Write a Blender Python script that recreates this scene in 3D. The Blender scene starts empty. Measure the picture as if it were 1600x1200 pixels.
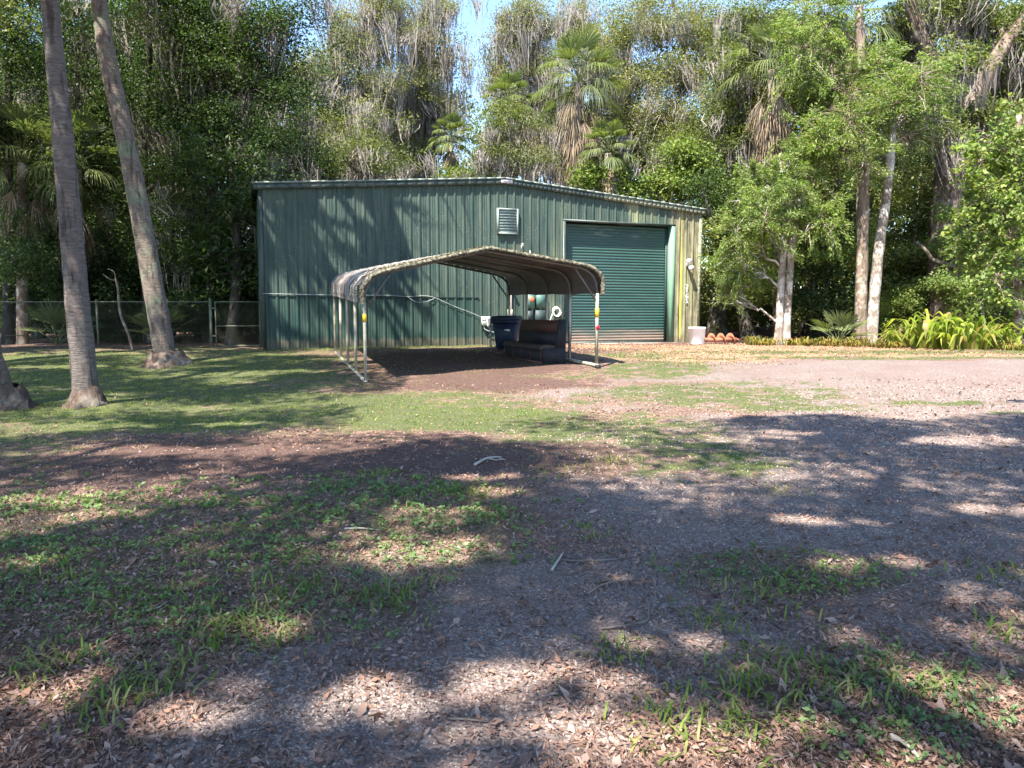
import bpy, math
import numpy as np
from mathutils import Vector
S = bpy.context.scene
COL = S.collection
rad = math.radians

# ------------------------------------------------------------------ camera, sky, sun
F = 1150.0                      # focal length in photo pixels (1600 wide)
PITCH = rad(5.46)
CAMZ = 1.6
cam = bpy.data.cameras.new('camera'); cam.sensor_width = 36; cam.lens = 36*F/1600
cam.clip_start = 0.05; cam.clip_end = 1500
camo = bpy.data.objects.new('camera', cam); COL.objects.link(camo)
camo.location = (0, 0, CAMZ); camo.rotation_euler = (rad(90)-PITCH, 0, 0)
S.camera = camo
SUN = Vector((-0.285, -0.461, 0.84)).normalized()     # towards the sun
elev = math.asin(SUN.z); azim = math.atan2(SUN.x, SUN.y)
W = bpy.data.worlds.new('World'); S.world = W; W.use_nodes = True
wn = W.node_tree.nodes; wl = W.node_tree.links
sky = wn.new('ShaderNodeTexSky'); sky.sky_type = 'NISHITA'; sky.sun_disc = False
sky.sun_elevation = elev; sky.sun_rotation = azim
sky.air_density = 1.0; sky.dust_density = 0.2; sky.ozone_density = 3.0; sky.altitude = 200
wl.new(sky.outputs[0], wn['Background'].inputs[0]); wn['Background'].inputs[1].default_value = 0.115
sl = bpy.data.lights.new('sun', 'SUN'); sl.energy = 4.5; sl.angle = rad(0.6); sl.color = (1.0, 0.93, 0.82)
so = bpy.data.objects.new('sun', sl); COL.objects.link(so)
so.rotation_euler = (-SUN).to_track_quat('-Z', 'Y').to_euler()
S.view_settings.view_transform = 'Standard'; S.view_settings.look = 'None'
S.view_settings.exposure = 2.1; S.view_settings.gamma = 1.0; S.view_settings.use_curve_mapping = False
S.render.engine = 'CYCLES'
S.cycles.max_bounces = 8; S.cycles.diffuse_bounces = 4; S.cycles.transmission_bounces = 4
S.cycles.sample_clamp_indirect = 8

# ------------------------------------------------------------------ helpers
RN = np.random.default_rng(7)
def hz(x, y):
    x = np.asarray(x, float); y = np.asarray(y, float)
    t = np.clip((y+0.25*np.clip(x, -16, 16)-9.5)/13, 0, 1)
    z = 0.5*t*t*(3-2*t)
    z = z+0.018*np.sin(x*1.3+1)*np.sin(y*0.9)+0.012*np.sin(x*2.9+y*1.7)+0.008*np.sin(y*5.1-x*3.3)*np.sin(x*4.0)
    return z
def H(x, y): return float(hz(x, y))
def T(px, py, d):
    cx = (px-800)/F; cy = (600-py)/F
    dy = math.cos(PITCH)+cy*math.sin(PITCH); dz = -math.sin(PITCH)+cy*math.cos(PITCH)
    s = d/dy
    return np.array((cx*s, d, CAMZ+dz*s))
def G(px, py):
    d = 5.0
    cy = (600-py)/F
    k = (math.sin(PITCH)-cy*math.cos(PITCH))/(math.cos(PITCH)+cy*math.sin(PITCH))
    for _ in range(30):
        p = T(px, py, d); d = 0.5*d+0.5*(CAMZ-H(p[0], p[1]))/k
    p = T(px, py, d); p[2] = H(p[0], p[1]); return p

class MB:
    def __init__(s): s.v = []; s.q = []; s.t = []; s.n = 0
    def add(s, v, q=None, t=None):
        v = np.asarray(v, float).reshape(-1, 3)
        if q is not None and len(q): s.q.append(np.asarray(q, int).reshape(-1, 4)+s.n)
        if t is not None and len(t): s.t.append(np.asarray(t, int).reshape(-1, 3)+s.n)
        s.v.append(v); s.n += len(v)
        return s
    def box(s, x0, x1, y0, y1, z0, z1):
        v = [(x0, y0, z0), (x1, y0, z0), (x1, y1, z0), (x0, y1, z0), (x0, y0, z1), (x1, y0, z1), (x1, y1, z1), (x0, y1, z1)]
        return s.add(v, [(0, 3, 2, 1), (4, 5, 6, 7), (0, 1, 5, 4), (1, 2, 6, 5), (2, 3, 7, 6), (3, 0, 4, 7)])
    def hexa(s, b, t):       # bottom loop of 4, top loop of 4
        return s.add(list(b)+list(t), [(0, 3, 2, 1), (4, 5, 6, 7), (0, 1, 5, 4), (1, 2, 6, 5), (2, 3, 7, 6), (3, 0, 4, 7)])
    def tube(s, pts, rr, n=6, ring=0.0, seed=0, cap=True):
        pts = np.asarray(pts, float); m = len(pts)
        rr = np.atleast_1d(np.asarray(rr, float)); rr = np.interp(np.linspace(0, 1, m), np.linspace(0, 1, len(rr)), rr) if len(rr) > 1 else np.full(m, rr[0])
        tg = np.gradient(pts, axis=0); tg /= np.linalg.norm(tg, axis=1)[:, None]+1e-9
        ref = np.array((0, 0, 1.)) if abs(tg[:, 2]).mean() < 0.8 else np.array((1., 0, 0))
        a = np.cross(tg, ref); a /= np.linalg.norm(a, axis=1)[:, None]+1e-9
        b = np.cross(tg, a)
        th = np.arange(n)*2*math.pi/n+(math.pi/4 if n == 4 else 0)
        rm = rr[:, None]*np.ones((m, n))
        if ring:
            g = np.random.default_rng(seed); rm = rm*(1+ring*g.normal(size=(m, n)))
        v = pts[:, None, :]+rm[..., None]*(np.cos(th)[None, :, None]*a[:, None, :]+np.sin(th)[None, :, None]*b[:, None, :])
        i = np.arange(m-1)[:, None]; j = np.arange(n)[None, :]; j2 = (j+1) % n
        q = np.stack([i*n+j, i*n+j2, (i+1)*n+j2, (i+1)*n+j], -1).reshape(-1, 4)
        v = v.reshape(-1, 3); t = []
        if cap:
            k = len(v); v = np.vstack([v, pts[0], pts[-1]])
            t = [(k, (jj+1) % n, jj) for jj in range(n)]+[(k+1, (m-1)*n+jj, (m-1)*n+(jj+1) % n) for jj in range(n)]
        return s.add(v, q, t)
    def bar(s, a, b, w): return s.tube([a, b], w*0.7071, 4)
    def lathe(s, prof, c=(0, 0, 0), n=20, ax='z'):
        prof = np.asarray(prof, float); m = len(prof); th = np.arange(n)*2*math.pi/n
        r = prof[:, 0][:, None]; z = prof[:, 1][:, None]*np.ones((1, n))
        X = r*np.cos(th); Y = r*np.sin(th)
        v = {'z': (X, Y, z), 'y': (X, z, Y), 'x': (z, X, Y)}[ax]
        v = np.stack(v, -1).reshape(-1, 3)+np.array(c)
        i = np.arange(m-1)[:, None]; j = np.arange(n)[None, :]; j2 = (j+1) % n
        return s.add(v, np.stack([i*n+j, i*n+j2, (i+1)*n+j2, (i+1)*n+j], -1).reshape(-1, 4))
    def build(s, name, mat, parent=None, smooth=False, org=None):
        v = np.vstack(s.v)
        if org is not None: v = v-np.asarray(org)
        elif parent is not None and parent.get('_w'): v = v-np.array(parent.location)
        q = np.vstack(s.q) if s.q else np.zeros((0, 4), int); t = np.vstack(s.t) if s.t else np.zeros((0, 3), int)
        me = bpy.data.meshes.new(name)
        me.vertices.add(len(v)); me.vertices.foreach_set('co', v.astype(np.float32).ravel())
        nl = len(q)*4+len(t)*3; me.loops.add(nl)
        me.loops.foreach_set('vertex_index', np.concatenate([q.ravel(), t.ravel()]).astype(np.int32))
        me.polygons.add(len(q)+len(t))
        st = np.concatenate([np.arange(len(q))*4, len(q)*4+np.arange(len(t))*3]).astype(np.int32)
        me.polygons.foreach_set('loop_start', st)
        me.update(calc_edges=True)
        if smooth: me.polygons.foreach_set('use_smooth', np.ones(len(q)+len(t), bool))
        me.validate(verbose=False)
        me.materials.append(mat)
        o = bpy.data.objects.new(name, me); COL.objects.link(o)
        if parent is not None: o.parent = parent
        if org is not None: o.location = org
        return o
def thing(name, label, cat, loc=(0, 0, 0), rz=0, group=None, world=False):
    o = bpy.data.objects.new(name, None); COL.objects.link(o); o.empty_display_size = 0.2
    o.location = loc; o.rotation_euler = (0, 0, rz); o['label'] = label; o['category'] = cat
    if group: o['group'] = group
    if world: o['_w'] = 1
    return o
def tag(o, label=None, cat=None, group=None, kind=None):
    for k, v in (('label', label), ('category', cat), ('group', group), ('kind', kind)):
        if v: o[k] = v
    return o
def dup(root, loc, rz, sc, label, group=None):
    def cp(o, par):
        c = o.copy(); COL.objects.link(c)
        if par is not None: c.parent = par
        for ch in [k for k in COL.objects if k.parent == o]: cp(ch, c)
        return c
    r = cp(root, None); r.location = loc; r.rotation_euler = (0, 0, rz)
    r.scale = (sc, sc, sc) if np.isscalar(sc) else sc
    r['label'] = label
    if group: r['group'] = group
    return r

# ------------------------------------------------------------------ materials
class NT:
    def __init__(s, name):
        s.m = bpy.data.materials.new(name); s.m.use_nodes = True; s.t = s.m.node_tree
        s.b = s.t.nodes['Principled BSDF']; s.out = s.t.nodes['Material Output']
        s.tc = s.t.nodes.new('ShaderNodeTexCoord')
    def n(s, ty, **k):
        x = s.t.nodes.new(ty)
        for a, v in k.items(): setattr(x, a, v)
        return x
    def l(s, a, b): s.t.links.new(a, b)
    def co(s, sc=(1, 1, 1), rot=(0, 0, 0), loc=(0, 0, 0)):
        mp = s.n('ShaderNodeMapping'); mp.inputs['Scale'].default_value = sc; mp.inputs['Rotation'].default_value = rot
        mp.inputs['Location'].default_value = loc
        s.l(s.tc.outputs['Object'], mp.inputs[0]); return mp.outputs[0]
    def noise(s, scale, detail=5, co=None, rough=0.55, dist=0):
        x = s.n('ShaderNodeTexNoise'); x.inputs['Scale'].default_value = scale; x.inputs['Detail'].default_value = detail
        x.inputs['Roughness'].default_value = rough; x.inputs['Distortion'].default_value = dist
        s.l(co if co is not None else s.tc.outputs['Object'], x.inputs['Vector']); return x.outputs[0]
    def vor(s, scale, co=None, out=0, feat='F1'):
        x = s.n('ShaderNodeTexVoronoi', feature=feat); x.inputs['Scale'].default_value = scale
        s.l(co if co is not None else s.tc.outputs['Object'], x.inputs['Vector']); return x.outputs[out]
    def ramp(s, f, stops):
        x = s.n('ShaderNodeValToRGB'); e = x.color_ramp.elements
        while len(e) < len(stops): e.new(0.5)
        for i, (p, c) in enumerate(stops):
            e[i].position = p; e[i].color = (c, c, c, 1) if np.isscalar(c) else (*c, 1)
        s.l(f, x.inputs[0]); return x.outputs[0]
    def mix(s, f, a, b, mode='MIX'):
        x = s.n('ShaderNodeMix', data_type='RGBA', blend_type=mode)
        for v, i in ((f, 0), (a, 6), (b, 7)):
            if isinstance(v, (int, float)): x.inputs[i].default_value = v
            elif isinstance(v, tuple): x.inputs[i].default_value = (*v, 1)
            else: s.l(v, x.inputs[i])
        return x.outputs[2]
    def math(s, op, a, b=0.0):
        x = s.n('ShaderNodeMath', operation=op)
        for i, v in enumerate((a, b)):
            if isinstance(v, (int, float)): x.inputs[i].default_value = v
            else: s.l(v, x.inputs[i])
        return x.outputs[0]
    def bump(s, h, dist=0.01, st=1.0):
        x = s.n('ShaderNodeBump'); x.inputs['Distance'].default_value = dist; x.inputs['Strength'].default_value = st
        s.l(h, x.inputs['Height']); s.l(x.outputs[0], s.b.inputs['Normal'])
    def fin(s, col, rough=0.7, metal=0.0, spec=0.5):
        if isinstance(col, tuple): s.b.inputs['Base Color'].default_value = (*col, 1)
        else: s.l(col, s.b.inputs['Base Color'])
        if isinstance(rough, (int, float)): s.b.inputs['Roughness'].default_value = rough
        else: s.l(rough, s.b.inputs['Roughness'])
        s.b.inputs['Metallic'].default_value = metal; s.b.inputs['Specular IOR Level'].default_value = spec
        return s.m

def leafmat(name, cols, tr=0.35, rough=0.45, tint=(1.5, 1.7, 0.7)):
    N = NT(name); ge = N.n('ShaderNodeNewGeometry')
    k = len(cols)
    c1 = N.ramp(ge.outputs['Random Per Island'], [((i+0.5)/k, c) for i, c in enumerate(cols)])
    cl = N.noise(0.55, 3)
    c = N.mix(N.ramp(cl, [(0.35, 0.0), (0.65, 1.0)]), c1, N.mix(1.0, c1, (1.45, 1.35, 0.9) if tint[0] > 1.2 else (1.2, 1.2, 1.2), 'MULTIPLY'))
    N.fin(c, rough+.1, 0, 0.22)
    trn = N.n('ShaderNodeBsdfTranslucent'); N.l(N.mix(1.0, c, tint, 'MULTIPLY'), trn.inputs[0])
    mx = N.n('ShaderNodeMixShader'); mx.inputs[0].default_value = tr
    N.l(N.b.outputs[0], mx.inputs[1]); N.l(trn.outputs[0], mx.inputs[2]); N.l(mx.outputs[0], N.out.inputs[0])
    return N.m
def barkmat(name, a, b, c=None, sc=6, ring=False, lich=0.0):
    N = NT(name)
    v = N.co((1, 1, 0.22) if not ring else (0.35, 0.35, 4.5))
    f = N.noise(sc, 6, v, 0.65)
    col = N.mix(N.ramp(f, [(0.35, 0.0), (0.65, 1.0)]), a, b)
    if lich: col = N.mix(N.ramp(N.noise(2.6, 5, None, 0.7), [(0.55-lich*0.15, 0.0), (0.66-lich*0.1, 1.0)]), col, c)
    N.bump(f, 0.04); return N.fin(col, 0.9, 0, 0.2)

M = {}
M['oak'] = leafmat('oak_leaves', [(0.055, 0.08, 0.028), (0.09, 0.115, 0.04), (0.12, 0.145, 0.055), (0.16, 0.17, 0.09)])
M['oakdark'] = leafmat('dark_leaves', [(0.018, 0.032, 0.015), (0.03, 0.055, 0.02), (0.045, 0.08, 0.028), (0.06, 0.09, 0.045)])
M['lime'] = leafmat('bright_leaves', [(0.075, 0.11, 0.03), (0.11, 0.155, 0.045), (0.16, 0.20, 0.065), (0.09, 0.13, 0.04)], 0.35)
M['feather'] = leafmat('feathery_leaves', [(0.08, 0.13, 0.04), (0.11, 0.17, 0.055), (0.15, 0.21, 0.07), (0.20, 0.23, 0.10)], 0.4)
M['grey'] = leafmat('greyish_leaves', [(0.13, 0.135, 0.07), (0.18, 0.18, 0.10), (0.22, 0.21, 0.13), (0.15, 0.18, 0.07)])
M['moss'] = leafmat('spanish_moss', [(0.23, 0.205, 0.18), (0.29, 0.26, 0.23), (0.36, 0.325, 0.29), (0.22, 0.19, 0.175)], 0.3, 0.9, (1.1, 1.05, 1.0))
M['palm'] = leafmat('palm_leaflets', [(0.07, 0.095, 0.045), (0.10, 0.13, 0.06), (0.14, 0.165, 0.08), (0.08, 0.10, 0.06)], 0.3, 0.35)
M['deadpalm'] = leafmat('dead_palm', [(0.16, 0.12, 0.08), (0.24, 0.18, 0.12), (0.30, 0.23, 0.16), (0.11, 0.085, 0.06)], 0.15, 0.9, (1.1, 1, .9))
M['strap'] = leafmat('strap_leaves', [(0.11, 0.16, 0.03), (0.17, 0.22, 0.04), (0.26, 0.29, 0.06), (0.06, 0.10, 0.025), (0.24, 0.19, 0.10)], 0.4, 0.35)
M['brom'] = leafmat('bromeliad', [(0.13, 0.15, 0.04), (0.22, 0.19, 0.06), (0.20, 0.11, 0.06), (0.08, 0.10, 0.035)], 0.3)
M['grass'] = leafmat('grass_blades', [(0.075, 0.12, 0.03), (0.105, 0.16, 0.04), (0.14, 0.19, 0.055), (0.21, 0.21, 0.10)], 0.35, 0.5)
M['weed'] = leafmat('weed_leaves', [(0.07, 0.12, 0.045), (0.10, 0.16, 0.065), (0.14, 0.20, 0.09), (0.085, 0.14, 0.075)], 0.3, 0.4)
M['litter'] = leafmat('dead_leaves', [(0.11, 0.068, 0.052), (0.225, 0.15, 0.12), (0.34, 0.245, 0.205), (0.155, 0.095, 0.075), (0.27, 0.15, 0.105)], 0.1, 0.75, (1.1, 1, .9))
M['litter2'] = leafmat('orange_dead_leaves', [(0.20, 0.11, 0.07), (0.30, 0.18, 0.11), (0.38, 0.26, 0.16), (0.15, 0.09, 0.06)], 0.1, 0.8, (1.1, 1, .9))
N = NT('gravel_stones'); ge = N.n('ShaderNodeNewGeometry')
M['stone'] = N.fin(N.ramp(ge.outputs['Random Per Island'], [(0.0, (0.09, 0.072, 0.064)), (0.35, (0.18, 0.145, 0.128)), (0.7, (0.28, 0.23, 0.205)), (0.95, (0.44, 0.37, 0.33))]), 0.85, 0, 0.3)
M['bark'] = barkmat('oak_bark', (0.035, 0.028, 0.022), (0.13, 0.11, 0.09), (0.22, 0.23, 0.19), 5, lich=0.3)
M['barkdark'] = barkmat('dark_bark', (0.02, 0.017, 0.014), (0.07, 0.06, 0.05), (0.14, 0.14, 0.12), 5, lich=0.1)
M['barkpale'] = barkmat('pale_blotched_bark', (0.13, 0.10, 0.08), (0.26, 0.21, 0.17), (0.50, 0.46, 0.42), 4, lich=0.7)
M['barkred'] = barkmat('brown_bark', (0.10, 0.075, 0.055), (0.24, 0.18, 0.14), (0.40, 0.36, 0.30), 5, lich=0.3)

M['barkred2'] = barkmat('shaggy_red_brown_bark', (0.05, 0.032, 0.026), (0.19, 0.135, 0.11), (0.27, 0.22, 0.18), 7, lich=0.35)
def palmbark(name, lo, hi, moss):
    N = NT(name)
    r1 = N.noise(5.0, 6, N.co((1.1, 1.1, 6.5)), 0.8, 0.6)
    r2 = N.noise(1.4, 5, None, 0.7)
    r3 = N.noise(9, 4, N.co((1, 1, 0.15)), 0.6)
    c = N.mix(N.ramp(r1, [(0.30, 0.0), (0.66, 1.0)]), lo, hi)
    c = N.mix(N.ramp(r2, [(0.52, 0.0), (0.62, 0.75)]), c, moss)
    c = N.mix(N.ramp(r3, [(0.55, 0.0), (0.66, 0.75)]), c, (0.05, 0.035, 0.03))
    N.bump(N.math('ADD', r1, N.math('MULTIPLY', r3, 0.5)), 0.05); return N.fin(c, 0.92, 0, 0.2)
M['palmgrey'] = palmbark('grey_palm_trunk', (0.07, 0.055, 0.05), (0.25, 0.215, 0.20), (0.17, 0.13, 0.115))
M['palmbrown'] = palmbark('lichened_palm_trunk', (0.08, 0.062, 0.05), (0.27, 0.22, 0.185), (0.19, 0.225, 0.15))

M['root'] = barkmat('fibrous_root_mat', (0.035, 0.025, 0.02), (0.14, 0.10, 0.078), (0.20, 0.17, 0.14), 9, lich=.2)
# painted corrugated steel; local x runs along the wall, z up
def wallmat(name, base, right=False, dirt=1.0, low=False):
    N = NT(name)
    sep = N.n('ShaderNodeSeparateXYZ'); N.l(N.tc.outputs['Object'], sep.inputs[0]); X, Z = sep.outputs[0], sep.outputs[2]
    n1 = N.noise(1.0, 6, N.co((7, 7, 0.55)), 0.65)
    n2 = N.noise(0.6, 4, N.co((1, 1, 0.6)), 0.6)
    c = N.mix(N.ramp(n1, [(0.38, 0.0), (0.70, 0.72*dirt)]), base, (0.10, 0.12, 0.09))
    c = N.mix(N.ramp(n2, [(0.42, 0.0), (0.7, 0.5*dirt)]), c, (0.07, 0.105, 0.08))
    sp = N.vor(14, N.co((1, 1, 0.8)))
    spm = N.math('MULTIPLY', N.ramp(sp, [(0.10, 1.0), (0.17, 0.0)]), N.ramp(N.noise(0.9, 3), [(0.44, 0.0), (0.6, 0.9)]))
    if not low: c = N.mix(spm, c, (0.26, 0.29, 0.24))
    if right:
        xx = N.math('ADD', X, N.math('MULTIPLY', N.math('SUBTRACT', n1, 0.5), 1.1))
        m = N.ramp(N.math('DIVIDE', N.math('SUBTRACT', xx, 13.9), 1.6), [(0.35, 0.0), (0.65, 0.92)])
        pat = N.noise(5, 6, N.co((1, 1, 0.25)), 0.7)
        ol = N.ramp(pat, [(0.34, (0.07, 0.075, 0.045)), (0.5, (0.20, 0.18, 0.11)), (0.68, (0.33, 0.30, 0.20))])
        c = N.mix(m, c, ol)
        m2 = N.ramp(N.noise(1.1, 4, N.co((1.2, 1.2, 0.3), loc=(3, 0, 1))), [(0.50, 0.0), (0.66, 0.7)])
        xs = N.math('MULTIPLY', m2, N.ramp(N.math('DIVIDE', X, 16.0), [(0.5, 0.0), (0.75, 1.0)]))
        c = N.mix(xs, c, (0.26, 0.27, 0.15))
        # old yellow run-off on one rib
        yw = N.math('SUBTRACT', 1.0, N.math('MINIMUM', 1.0, N.math('DIVIDE', N.math('ABSOLUTE', N.math('SUBTRACT', X, 15.19)), 0.045)))
        yz = N.math('MULTIPLY', N.ramp(N.math('DIVIDE', Z, 4.0), [(0.03, 0.0), (0.05, 1.0), (0.55, 0.8), (0.95, 0.25)]), N.ramp(yw, [(0.0, 0.0), (0.5, 0.95)]))
        c = N.mix(yz, c, (0.72, 0.64, 0.05))
    bt = N.math('ADD', Z, N.math('MULTIPLY', n1, -0.5))
    c = N.mix(N.ramp(bt, [(0.0, 0.45), (0.06, 0.0)]), c, (0.14, 0.105, 0.07))
    N.bump(N.noise(1.3, 3), 0.03, 0.3)
    return N.fin(c, 0.58, 0, 0.25)
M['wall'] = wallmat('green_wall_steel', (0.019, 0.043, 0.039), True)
M['wall_low'] = wallmat('green_lower_steel', (0.014, 0.042, 0.037), False, 0.45, True)
M['jamb'] = wallmat('jamb_green', (0.16, 0.30, 0.20), False, 0.5, True)
N = NT('door_curtain'); sep = N.n('ShaderNodeSeparateXYZ'); N.l(N.tc.outputs['Object'], sep.inputs[0]); Z = sep.outputs[2]
n1 = N.noise(1.2, 5, N.co((0.6, 1, 4)), 0.6)
c = N.mix(N.ramp(n1, [(0.4, 0.0), (0.75, 0.5)]), (0.024, 0.068, 0.061), (0.06, 0.105, 0.093))
c = N.mix(N.ramp(N.math('ADD', Z, N.math('MULTIPLY', n1, 0.9)), [(0.62, 0.85), (1.15, 0.0)]), c, (0.26, 0.185, 0.14))
c = N.mix(N.math('MULTIPLY', N.ramp(N.math('DIVIDE', Z, 4.4), [(0.88, 0.0), (0.92, 0.8), (0.985, 0.0)]), N.ramp(N.noise(2.2, 4, N.co((1, 1, 3))), [(0.55, 0.0), (0.7, 0.8)])), c, (0.22, 0.24, 0.20))
M['door'] = N.fin(c, 0.45, 0, 0.4)
def simple(name, a, b=None, sc=8, rough=0.6, metal=0, st=None, thr=(0.45, 0.65), spec=0.4, bump=0):
    N = NT(name)
    if b is None: b = tuple(x*0.7 for x in a)
    f = N.noise(sc, 5, N.co(st) if st else None, 0.65)
    if bump: N.bump(f, bump)
    return N.fin(N.mix(N.ramp(f, [(thr[0], 0.0), (thr[1], 1.0)]), a, b), rough, metal, spec)
M['trim'] = simple('fascia_trim', (0.035, 0.055, 0.05), (0.08, 0.09, 0.075), 3, 0.45)
M['trimlichen'] = simple('lichened_trim', (0.12, 0.13, 0.08), (0.33, 0.33, 0.26), 14, 0.8)
M['cap'] = simple('roof_edge_cap', (0.13, 0.17, 0.145), (0.22, 0.25, 0.21), 3, 0.4)
M['white'] = simple('white_plastic', (0.82, 0.83, 0.84), (0.72, 0.72, 0.72), 5, 0.45)
M['whitedirty'] = simple('dirty_white_paint', (0.38, 0.35, 0.28), (0.22, 0.21, 0.14), 7, 0.5, st=(1, 1, 0.5))
M['louver'] = simple('louver_metal', (0.20, 0.27, 0.245), (0.33, 0.37, 0.33), 4, 0.4)
M['teal'] = simple('electric_box_paint', (0.07, 0.15, 0.13), (0.09, 0.19, 0.16), 4, 0.5)
M['tealdark'] = simple('dark_box', (0.03, 0.05, 0.05), None, 4, 0.6)
M['orange'] = simple('orange_disc', (0.55, 0.16, 0.07), (0.45, 0.12, 0.06), 4, 0.5)
M['yellow'] = simple('yellow_sticker', (0.80, 0.50, 0.02), (0.7, 0.45, 0.05), 4, 0.5)
M['red'] = simple('red_reflector', (0.75, 0.01, 0.03), (0.6, 0.01, 0.02), 4, 0.3)
M['black'] = simple('black_rubber', (0.015, 0.015, 0.015), (0.03, 0.03, 0.03), 4, 0.7)
M['ink'] = simple('dark_ink', (0.06, 0.05, 0.07), None, 4, 0.7)
M['plate'] = simple('lilac_plate', (0.55, 0.52, 0.60), (0.62, 0.6, 0.62), 9, 0.5)
M['cable'] = simple('grey_cable', (0.30, 0.33, 0.31), (0.40, 0.42, 0.40), 5, 0.6)
M['galv'] = simple('galvanised_steel', (0.15, 0.16, 0.11), (0.09, 0.10, 0.065), 6, 0.6, 0.2)
M['wire'] = simple('fence_wire', (0.07, 0.075, 0.055), (0.045, 0.05, 0.035), 6, 0.6, 0.2)
M['rust'] = simple('rusty_iron', (0.33, 0.13, 0.075), (0.20, 0.075, 0.045), 7, 0.85, bump=0.01)
M['bin'] = simple('blue_bin_plastic', (0.005, 0.012, 0.034), (0.008, 0.018, 0.045), 3, 0.6)
M['wood'] = simple('dark_red_wood', (0.05, 0.022, 0.016), (0.09, 0.04, 0.026), 4, 0.6, st=(1, 0.2, 3))
M['vinyl'] = simple('dark_vinyl', (0.009, 0.009, 0.016), (0.016, 0.014, 0.022), 5, 0.65)
M['cushion'] = simple('worn_brown_cushion', (0.030, 0.023, 0.020), (0.05, 0.038, 0.03), 5, 0.75)
M['laminate'] = simple('black_laminate', (0.010, 0.011, 0.015), (0.02, 0.02, 0.025), 6, 0.8)
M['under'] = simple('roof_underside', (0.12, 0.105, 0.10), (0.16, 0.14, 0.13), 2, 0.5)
M['stick'] = simple('grey_stick', (0.20, 0.165, 0.14), (0.10, 0.08, 0.065), 9, 0.85, bump=0.01)
M['stickpale'] = simple('bleached_stick', (0.42, 0.38, 0.33), (0.28, 0.24, 0.2), 9, 0.85, bump=0.01)
M['mossgreen'] = leafmat('roof_moss', [(0.06, 0.065, 0.03), (0.12, 0.115, 0.07), (0.20, 0.185, 0.13), (0.05, 0.045, 0.035)], 0.1, 0.9)
N = NT('carport_sheet')
n1 = N.noise(1.0, 5, N.co((0.3, 3.2, 0.3)), 0.75); n2 = N.noise(5, 6, None, 0.7)
c = N.mix(N.ramp(n1, [(0.42, 0.0), (0.54, 1.0)]), (0.40, 0.38, 0.34), (0.075, 0.058, 0.06))
c = N.mix(N.ramp(n2, [(0.55, 0.0), (0.68, 0.8)]), c, (0.16, 0.15, 0.09))
M['sheet'] = N.fin(c, 0.5, 0, 0.4)
N = NT('carport_lichen_trim'); n1 = N.noise(16, 6, None, 0.7); n2 = N.noise(5, 4, None, 0.7)
c = N.ramp(n1, [(0.40, (0.045, 0.042, 0.035)), (0.50, (0.12, 0.11, 0.075)), (0.60, (0.27, 0.25, 0.19)), (0.74, (0.48, 0.46, 0.42))])
N.bump(n1, 0.03); M['lichen'] = N.fin(c, 0.9, 0, 0.2)

# ------------------------------------------------------------------ ground
def ell(x, y, cx, cy, rx, ry, rot=0.0, soft=0.35):
    c, s_ = math.cos(rot), math.sin(rot)
    dx = (x-cx)*c+(y-cy)*s_; dy = -(x-cx)*s_+(y-cy)*c
    r = np.sqrt((dx/rx)**2+(dy/ry)**2)
    return np.clip((1-r)/soft+0.5, 0, 1)
def nz2(x, y, s=1.0, k=0):
    return (np.sin(x*2.1*s+k)*np.sin(y*2.7*s+1.3*k)+np.sin((x+y)*1.3*s+2*k)*np.sin((x-1.7*y)*0.9*s+k)+0.6*np.sin(x*5.3*s-y*3.1*s+k)*np.sin(y*6.1*s+k))/2.6
GRASS = [(-12, 17, 10, 6.2, 0), (-5, 12.2, 5.5, 2.7, 0), (-1.0, 11.2, 2.6, 1.2, -.1), (1.4, 9.6, 1.7, 1.8, 0.3), (1.5, 8.1, 1.3, 1.0, 0), (4.2, 12.9, 1.8, .6, 0), (3.3, 13.3, 2.4, 1.3, 0.2), (4.6, 11.8, 1.4, 0.5, 0),
         (2.2, 15.8, 2.2, .8, 0.15), (3.4, 17.2, 1.6, 1.2, 0.1), (-8.2, 7.5, 3.2, 2.4, 0), (-4, 24, 7, .6, .35), (3.2, 20, 1.2, 1.4, 0), (9, 18.6, 6, .45, -.05), (12, 21.0, 8, 1.0, 0), (6.9, 12.1, 1.2, .25, 0), (8.6,11.2,1.2,.3,0)]
WEEDS = [(-3.0, 5.2, 2.9, 1.35, 0), (-5.5, 5.4, 2.2, 1.5, 0), (-1.0, 6.0, 1.3, .9, 0), (-2.2, 3.9, 1.5, .8, 0), (1.6, 4.4, .8, .45, 0), (-3.6, 3.8, 1.6, .9, 0), (1.6, 2.9, .6, .45, 0), (-.6, 4.9, .6, .4, 0)]
GRAV = [(11, 13.6, 9, 3.4, .05), (7.5, 9.6, 6.5, 3.2, .1), (4.4, 7.4, 3.2, 2.3, .2), (2.2, 5.9, 2.2, 1.5, .2), (.3, 4.0, 1.2, 1.2, .3), (-.5, 2.7, 1.0, 1.0, 0), (3.8, 15.6, 2.0, .8, 0.1), (1.9, 13.6, 2.0, .5, .1), (9, 16.8, 6.5, 1.4, 0), (6, 4, 4, 3, 0)]
BARE = [(-3.2, 8.3, 3.4, 1.3, 0.05), (0.2, 8.2, 1.4, .9, 0), (-1.2, 18.6, 3.0, 4.2, 0.29), (-0.6, 14.8, 2.6, 1.0, .2), (1, 22, 3, 2, .3)]
RUSTY = [(8, 24.2, 8, 3.2, .1), (5, 19.6, 2.4, 2.2, 0), (12, 19.8, 6, .9, 0)]
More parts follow.
